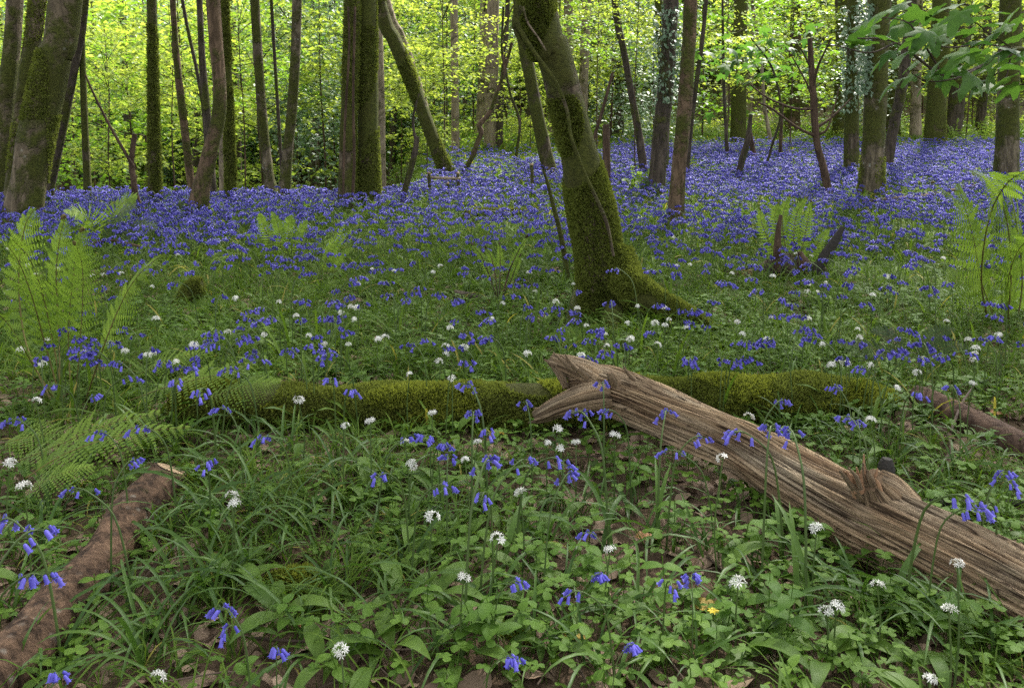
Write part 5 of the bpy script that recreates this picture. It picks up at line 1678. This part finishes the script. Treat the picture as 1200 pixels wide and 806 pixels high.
for px, py, s in GAR:
    g = G(px, py); wd = where(g); nl = rnd.randint(3, 5)
    t = thing("garlic_clump", "clump of %s broad garlic leaves %s" % (["three", "four", "five"][nl - 3], wd), "wild garlic", tuple(g), rnd.uniform(0, 6.28), "broad garlic leaves " + wd)
    for j in range(nl):
        put("leaf", gl[rnd.randrange(6)], t, (rnd.gauss(0, .015), rnd.gauss(0, .015), -.005), (rnd.gauss(0, .15), rnd.gauss(0, .15), j * 2.1 + rnd.uniform(-.5, .5)), s * rnd.uniform(.42, .72))

# --- tufts of strap leaves
bl_me = []
for k in range(8):
    r = np.random.default_rng(340 + k)
    V, Fq = blade(.20 + .018 * k, .0062 + .0008 * (k % 4), r.uniform(.9, 1.35), r.uniform(1.2, 2.5), 8, .35, r.normal(0, .4))
    bl_me.append(MB().add(V, Fq, r.uniform(0, .9)).mesh("leaf", M['strap']))
TUFT = [(205, 735, 1.0), (180, 770, 1.0), (225, 700, 1.0), (165, 790, 1.0), (255, 612, 1.0), (235, 625, 1.0), (275, 640, 1.0), (300, 610, 1.0), (330, 640, 1.0), (250, 700, 1.0), (290, 690, .9), (360, 610, .9), (390, 580, .9), (340, 540, .9), (300, 540, .9), (380, 650, .9), (410, 620, .8), (330, 720, .9), (370, 770, .9),
        (30, 660, .9), (60, 620, .9), (15, 720, 1.0), (50, 800, 1.0), (430, 560, .8), (460, 590, .8), (490, 570, .7), (540, 620, .7), (640, 650, .8), (690, 610, .7), (735, 590, .7), (760, 640, .8), (850, 610, .8), (830, 650, .8), (1010, 720, .9), (1000, 740, .9), (900, 680, .8), (950, 690, .8), (1060, 740, .9), (1130, 760, 1.0), (1170, 780, .9), (880, 760, .8),
        (930, 515, .8), (960, 525, .8), (1000, 530, .8), (1040, 520, .8), (1150, 560, .8), (1170, 600, .8), (1110, 560, .8), (1180, 540, .8), (1090, 590, .7), (870, 480, .7), (700, 780, .9), (620, 770, .8), (560, 740, .8), (800, 790, .9), (750, 730, .8), (660, 730, .8), (450, 740, .8), (520, 770, .8), (270, 560, .8), (230, 560, .8), (480, 640, .8), (400, 700, .9), (600, 560, .7), (670, 600, .7)]
for px, py, s in TUFT:
    g = G(px, py); wd = where(g)
    n = rnd.randint(9, 14)
    t = thing("leaf_tuft", "%s %s tuft of narrow arching leaves %s" % ("large" if s > .95 else "small" if s < .8 else "middling", "dense" if n > 11 else "loose", wd), "leaf tuft", tuple(g), rnd.uniform(0, 6.28), "strap leaf tufts " + wd)
    for j in range(n):
        put("leaf", bl_me[rnd.randrange(8)], t, (rnd.gauss(0, .018), rnd.gauss(0, .018), -.01), (rnd.gauss(0, .12), rnd.gauss(0, .12), j * 6.28 / n + rnd.uniform(-.4, .4)), s * rnd.uniform(.7, 1.1))


# --- clover-like and herb leaves
def heart(size, seed, n=9):
    a = np.linspace(-math.pi, math.pi, n)
    x = .5 + .5 * np.cos(a); w = .42 * np.sin(a) * (1 + .25 * np.cos(a))
    V = np.stack([x, w, .10 * np.abs(w) - .18 * x ** 2], -1)
    V[np.abs(V[:, 0] - 1) < .01, 0] = .86
    V = np.vstack([V[:-1], [[.45, 0, -.04]]]) * size
    m = n - 1; j = np.arange(m)
    return V, np.stack([j, (j + 1) % m, np.full(m, m)], -1)


def trefoil(seed, h, s):
    r = np.random.default_rng(seed)
    lx_, ly_ = r.normal(0, .3 * h, 2)
    mb = MB()
    top = np.array([lx_, ly_, h])
    mb.merge(tube(spline([(0, 0, -.01), (lx_ * .3, ly_ * .3, h * .6), tuple(top)], 5), [.0012, .001, .001, .0008, .0007], 3, cap=False))
    a0 = r.uniform(0, 6.28); tn = r.uniform(0, .95)
    V, Fs = heart(s, seed)
    for k in range(3):
        mb.add(rotz(roty(V, r.uniform(-.25, .25)), a0 + k * 2.094) + top, Fs, np.clip(tn + r.normal(0, .07), 0, .96))
    return mb


def herb(seed, h, s, levels=3):
    """upright herb with opposite pairs of pointed leaves"""
    r = np.random.default_rng(seed)
    mb = MB()
    top = np.array([*r.normal(0, .12 * h, 2), h])
    mb.merge(tube(spline([(0, 0, -.01), tuple(top * [.4, .4, .55]), tuple(top)], 6), np.linspace(.0016, .0009, 6), 4, cap=False))
    tn = r.uniform(.1, .9)
    for k in range(levels):
        u = .45 + .55 * (k + .5) / levels
        for sg in (0, math.pi):
            V, Fq = oval_leaf(s * (1.15 - .5 * u) * r.uniform(.8, 1.2), s * .62 * (1.15 - .5 * u), r.uniform(.1, .5), r.uniform(.5, 1.0), 5, .18, .0012, .8)
            mb.add(rotz(V, k * 1.57 + sg + r.normal(0, .25)) + top * u, Fq, np.clip(tn + r.normal(0, .1), 0, .96))
    return mb


tre_me = [trefoil(400 + k, .05 + .008 * k, .017 + .0012 * k).mesh("leaf", M['herb']) for k in range(7)]
herb_me = [herb(420 + k, .09 + .012 * k, .045 + .004 * k, 2 + k % 3).mesh("herb", M['herb']) for k in range(7)]
r = np.random.default_rng(55)
cnt = 0
while cnt < 110:
    py = r.uniform(560, 800); px = r.uniform(8, 1192)
    if r.random() > ss(380, 700, px) * .9 + .1: continue
    g = G(px, py); wd = where(g)
    nl = int(r.integers(4, 8))
    t = thing("wood_sorrel", "patch of %s clover-like leaves %s" % (["four", "five", "six", "seven"][nl - 4], wd), "wood sorrel", tuple(g), r.uniform(0, 6.28), "clover-like leaves " + wd)
    for j in range(nl):
        put("leaf", tre_me[int(r.integers(7))], t, (r.normal(0, .03), r.normal(0, .03), 0), (0, 0, r.uniform(0, 6.28)), r.uniform(.6, 1.05))
    cnt += 1
HERB = [(885, 665, 1.3), (870, 655, 1.2), (630, 690, 1.1), (560, 770, 1.0), (200, 700, 1.0), (1090, 520, .9), (1050, 500, .9), (1150, 545, .9), (820, 770, 1.2), (840, 785, 1.1), (900, 745, 1.0), (690, 640, 1.0), (480, 580, .9), (650, 545, .9), (900, 640, 1.0), (750, 600, 1.0), (720, 580, .9), (640, 600, .9), (790, 640, 1.0),
        (530, 690, 1.0), (420, 670, 1.0), (350, 760, 1.0), (1000, 790, 1.0), (960, 670, .9), (610, 640, 1.0), (570, 610, .9), (700, 700, 1.0), (460, 620, .9), (500, 740, 1.0), (230, 720, .9), (740, 690, 1.0), (780, 740, 1.1), (860, 720, 1.0), (920, 780, 1.1), (1040, 730, .9), (1110, 770, 1.0), (670, 760, 1.0), (590, 790, 1.1), (440, 600, .8), (1160, 470, .8)]
for px, py, s in HERB:
    g = G(px, py); wd = where(g)
    thing("leafy_herb", "small upright herb with pairs of pointed leaves %s" % wd, "herb", tuple(g), rnd.uniform(0, 6.28), "upright herbs " + wd, herb_me[rnd.randrange(7)], s * .85)

# a few single things on the floor
def dead_leaf(size, seed):
    r = np.random.default_rng(seed)
    V, Fq = oval_leaf(size, size * .62, r.uniform(-.1, .5), r.uniform(.3, 1.3), 5, r.uniform(-.5, .6), .003, .8)
    return MB().add(V - [size / 2, 0, 0], Fq, r.uniform(0, 1)).mesh("fallen_leaf", M['litter'])


for px, py, s, m_, lab in ((812, 712, .075, 'dead_gold', "broad yellow fallen leaf below the pale log"), (574, 508, .05, 'dead_gold', "pale yellow leaf lying by the mossy log and the pale log's end"), (1160, 484, .06, 'dead_orange', "orange-brown dead leaf on the ground by the brown log"),
                           (350, 730, .04, 'dead_orange', "small orange-brown dead leaf near the moss mound"), (745, 630, .06, 'dead_orange', "brown dead leaf on the litter in the middle below the pale log"), (660, 745, .045, 'dead_gold', "round yellowing leaf at the bottom among clover-like leaves")):
    g = G(px, py, .02)
    V, Fq = oval_leaf(s, s * .62, .3, .8, 6, .25, .003, .8)
    thing("fallen_leaf", lab, "dead leaf", tuple(g), rnd.uniform(-.5, .5), None, MB().add(V, Fq, .5).mesh("fallen_leaf", M[m_]))
for px, py, lab in ((836, 717, "yellow star-shaped celandine beside the yellow fallen leaf"),):
    g = G(px, py, .06)
    t = thing("celandine", lab, "celandine", (g[0], g[1], float(H(g[0], g[1]))))
    fl = MB()
    for k in range(8):
        V, Fq = oval_leaf(.013, .006, .4, .5, 3)
        fl.add(rotz(V, k * .785) + [0, 0, .06], Fq, .7)
    put("flower", fl.mesh("flower", M['yellow']), t); put("stem", tube([(0, 0, -.01), (0, 0, .06)], [.001, .001], 4).mesh("stem", M['stem']), t)

# ------------------------------------------------------------------ the uncountable cover
def field(n, ymin, ymax, power=1.0, xr=.64):
    """points over the floor in view, as many per square metre near as far when power = 1"""
    u = rng.uniform(0, 1, n)
    y = np.sqrt(ymin ** 2 + u * (ymax ** 2 - ymin ** 2)) if power == 1 else ymin + (ymax - ymin) * u ** power
    x = rng.uniform(-xr, xr, n) * (y + .6)
    return x, y


def rots(n, tilt=.12):
    return np.stack([rng.normal(0, tilt, n), rng.normal(0, tilt, n), rng.uniform(0, 6.28, n)], -1)


def pts_of(x, y, dz=0):
    return np.stack([x, y, H(x, y) + dz], -1)


# leaf litter
lit = [dead_leaf(.035 + .006 * k, 500 + k) for k in range(8)]
x, y = field(9500, .8, 5.2)
n = len(x)
scatter("leaf_litter", lit, pts_of(x, y, rng.uniform(.0, .012, n)), rots(n, .35), rng.uniform(.6, 1.3, n), rng.integers(0, 8, n))
tw = [tube(spline([(-.07, 0, .004), (0, .01 * (k - 1), .008), (.08, .006, .003)], 6), np.linspace(.0022, .001, 6), 4).mesh("twig", M['twig']) for k in range(3)]
x, y = field(900, .9, 5.0); n = len(x)
scatter("twig_litter", tw, pts_of(x, y, .006), rots(n, .1), rng.uniform(.5, 1.6, n), rng.integers(0, 3, n))

# low leaves near the camera
x, y = field(13000, .8, 4.4); n = len(x)
k = vnoise(x, y, 3.2, 61) + .25 * ss(-.6, .6, x) > rng.uniform(.25, .85, n)
x, y = x[k], y[k]; n = len(x)
tri = [trefoil(430 + j, .035 + .007 * j, .015 + .0012 * j).mesh("ground_cover", M['herb']) for j in range(6)]
hrb = [herb(440 + j, .06 + .01 * j, .034 + .003 * j, 2).mesh("ground_cover", M['herb']) for j in range(4)]
scatter("ground_cover", tri + hrb, pts_of(x, y), rots(n), rng.uniform(.45, 1.05, n), np.where(rng.random(n) < .7, rng.integers(0, 6, n), rng.integers(6, 10, n)))
# grass and strap leaves
gt = [strap_set(np.random.default_rng(450 + j), 10, .14 + .02 * (j % 3), .0048, 1.1).mesh("grass", M['grass']) for j in range(6)]
x, y = field(4200, .8, 4.0); n = len(x)
k = vnoise(x, y, 2.4, 62) > rng.uniform(.2, .8, n); x, y = x[k], y[k]; n = len(x)
scatter("grass", gt, pts_of(x, y), rots(n), rng.uniform(.5, 1.05, n), rng.integers(0, 6, n))
x, y = field(12000, 3.0, 8.0); n = len(x)
scatter("meadow_grass", gt, pts_of(x, y), rots(n), rng.uniform(.55, 1.0, n), rng.integers(0, 6, n))
gf = [strap_set(np.random.default_rng(460 + j), 14, .17, .011, .9).mesh("grass", M['grass']) for j in range(5)]
x, y = field(16000, 7.5, 24.0); n = len(x)
scatter("far_grass", gf, pts_of(x, y), rots(n), rng.uniform(.8, 1.5, n), rng.integers(0, 5, n))
# broad leaves through the middle distance
mb_l = []
for j in range(5):
    r = np.random.default_rng(470 + j); mb = MB()
    for q in range(5):
        V, Fq = oval_leaf(.12 * r.uniform(.7, 1.1), .032, r.uniform(.6, 1.2), r.uniform(.8, 1.8), 5, .2)
        mb.add(rotz(V, r.uniform(0, 6.28)) + np.array([*r.normal(0, .02, 2), .01]), Fq, r.uniform(.1, .98))
    mb_l.append(mb.mesh("garlic_leaves", M['garlic']))
x, y = field(5200, 2.6, 9.0); n = len(x)
k = vnoise(x, y, 1.6, 63) > rng.uniform(.15, .75, n); x, y = x[k], y[k]; n = len(x)
scatter("garlic_leaves", mb_l, pts_of(x, y), rots(n), rng.uniform(.55, 1.0, n), rng.integers(0, 5, n))

# the blue carpet
bb = [bluebell_one(500 + j, .18 + .015 * (j % 5), 2, 1.05) for j in range(10)]
x, y = field(52000, 4.4, 17.0); n = len(x)
lim = np.where(x / y < -.10, 8.6, np.where(x / y < .12, 11.0, 14.0)) + 1.0 * vnoise(x, y, .8, 71)
den = ss(3.9, 6.4, y) * (.48 + .52 * ss(.34, .60, vnoise(x, y, 1.6, 72))) + .25 * ss(8, 10, y)
den = den * np.where(y > lim, np.maximum(.02, .62 - .2 * (y - lim)), 1.0) * .80
k = rng.random(n) < den
x, y = x[k], y[k]; n = len(x)
scatter("bluebell_carpet", bb, pts_of(x, y), rots(n), rng.uniform(.75, 1.1, n), rng.integers(0, 10, n))
# bank litter, brambles and bright low herbs beyond
lowb = [crown_mesh("low_shrub", m_, 10, 12, .45, .18, .075, 600 + j, sprayr=.25)[0] for j, m_ in enumerate((M['beech'], M['mid'], M['fern']))]
x, y = field(900, 16, 30); n = len(x)
k = (rng.random(n) < .8) & ~((y < 19) & (x > 1)); x, y = x[k], y[k]; n = len(x)
scatter("undergrowth", lowb, pts_of(x, y, .15), rots(n), rng.uniform(.5, 1.2, n), rng.integers(0, 3, n))
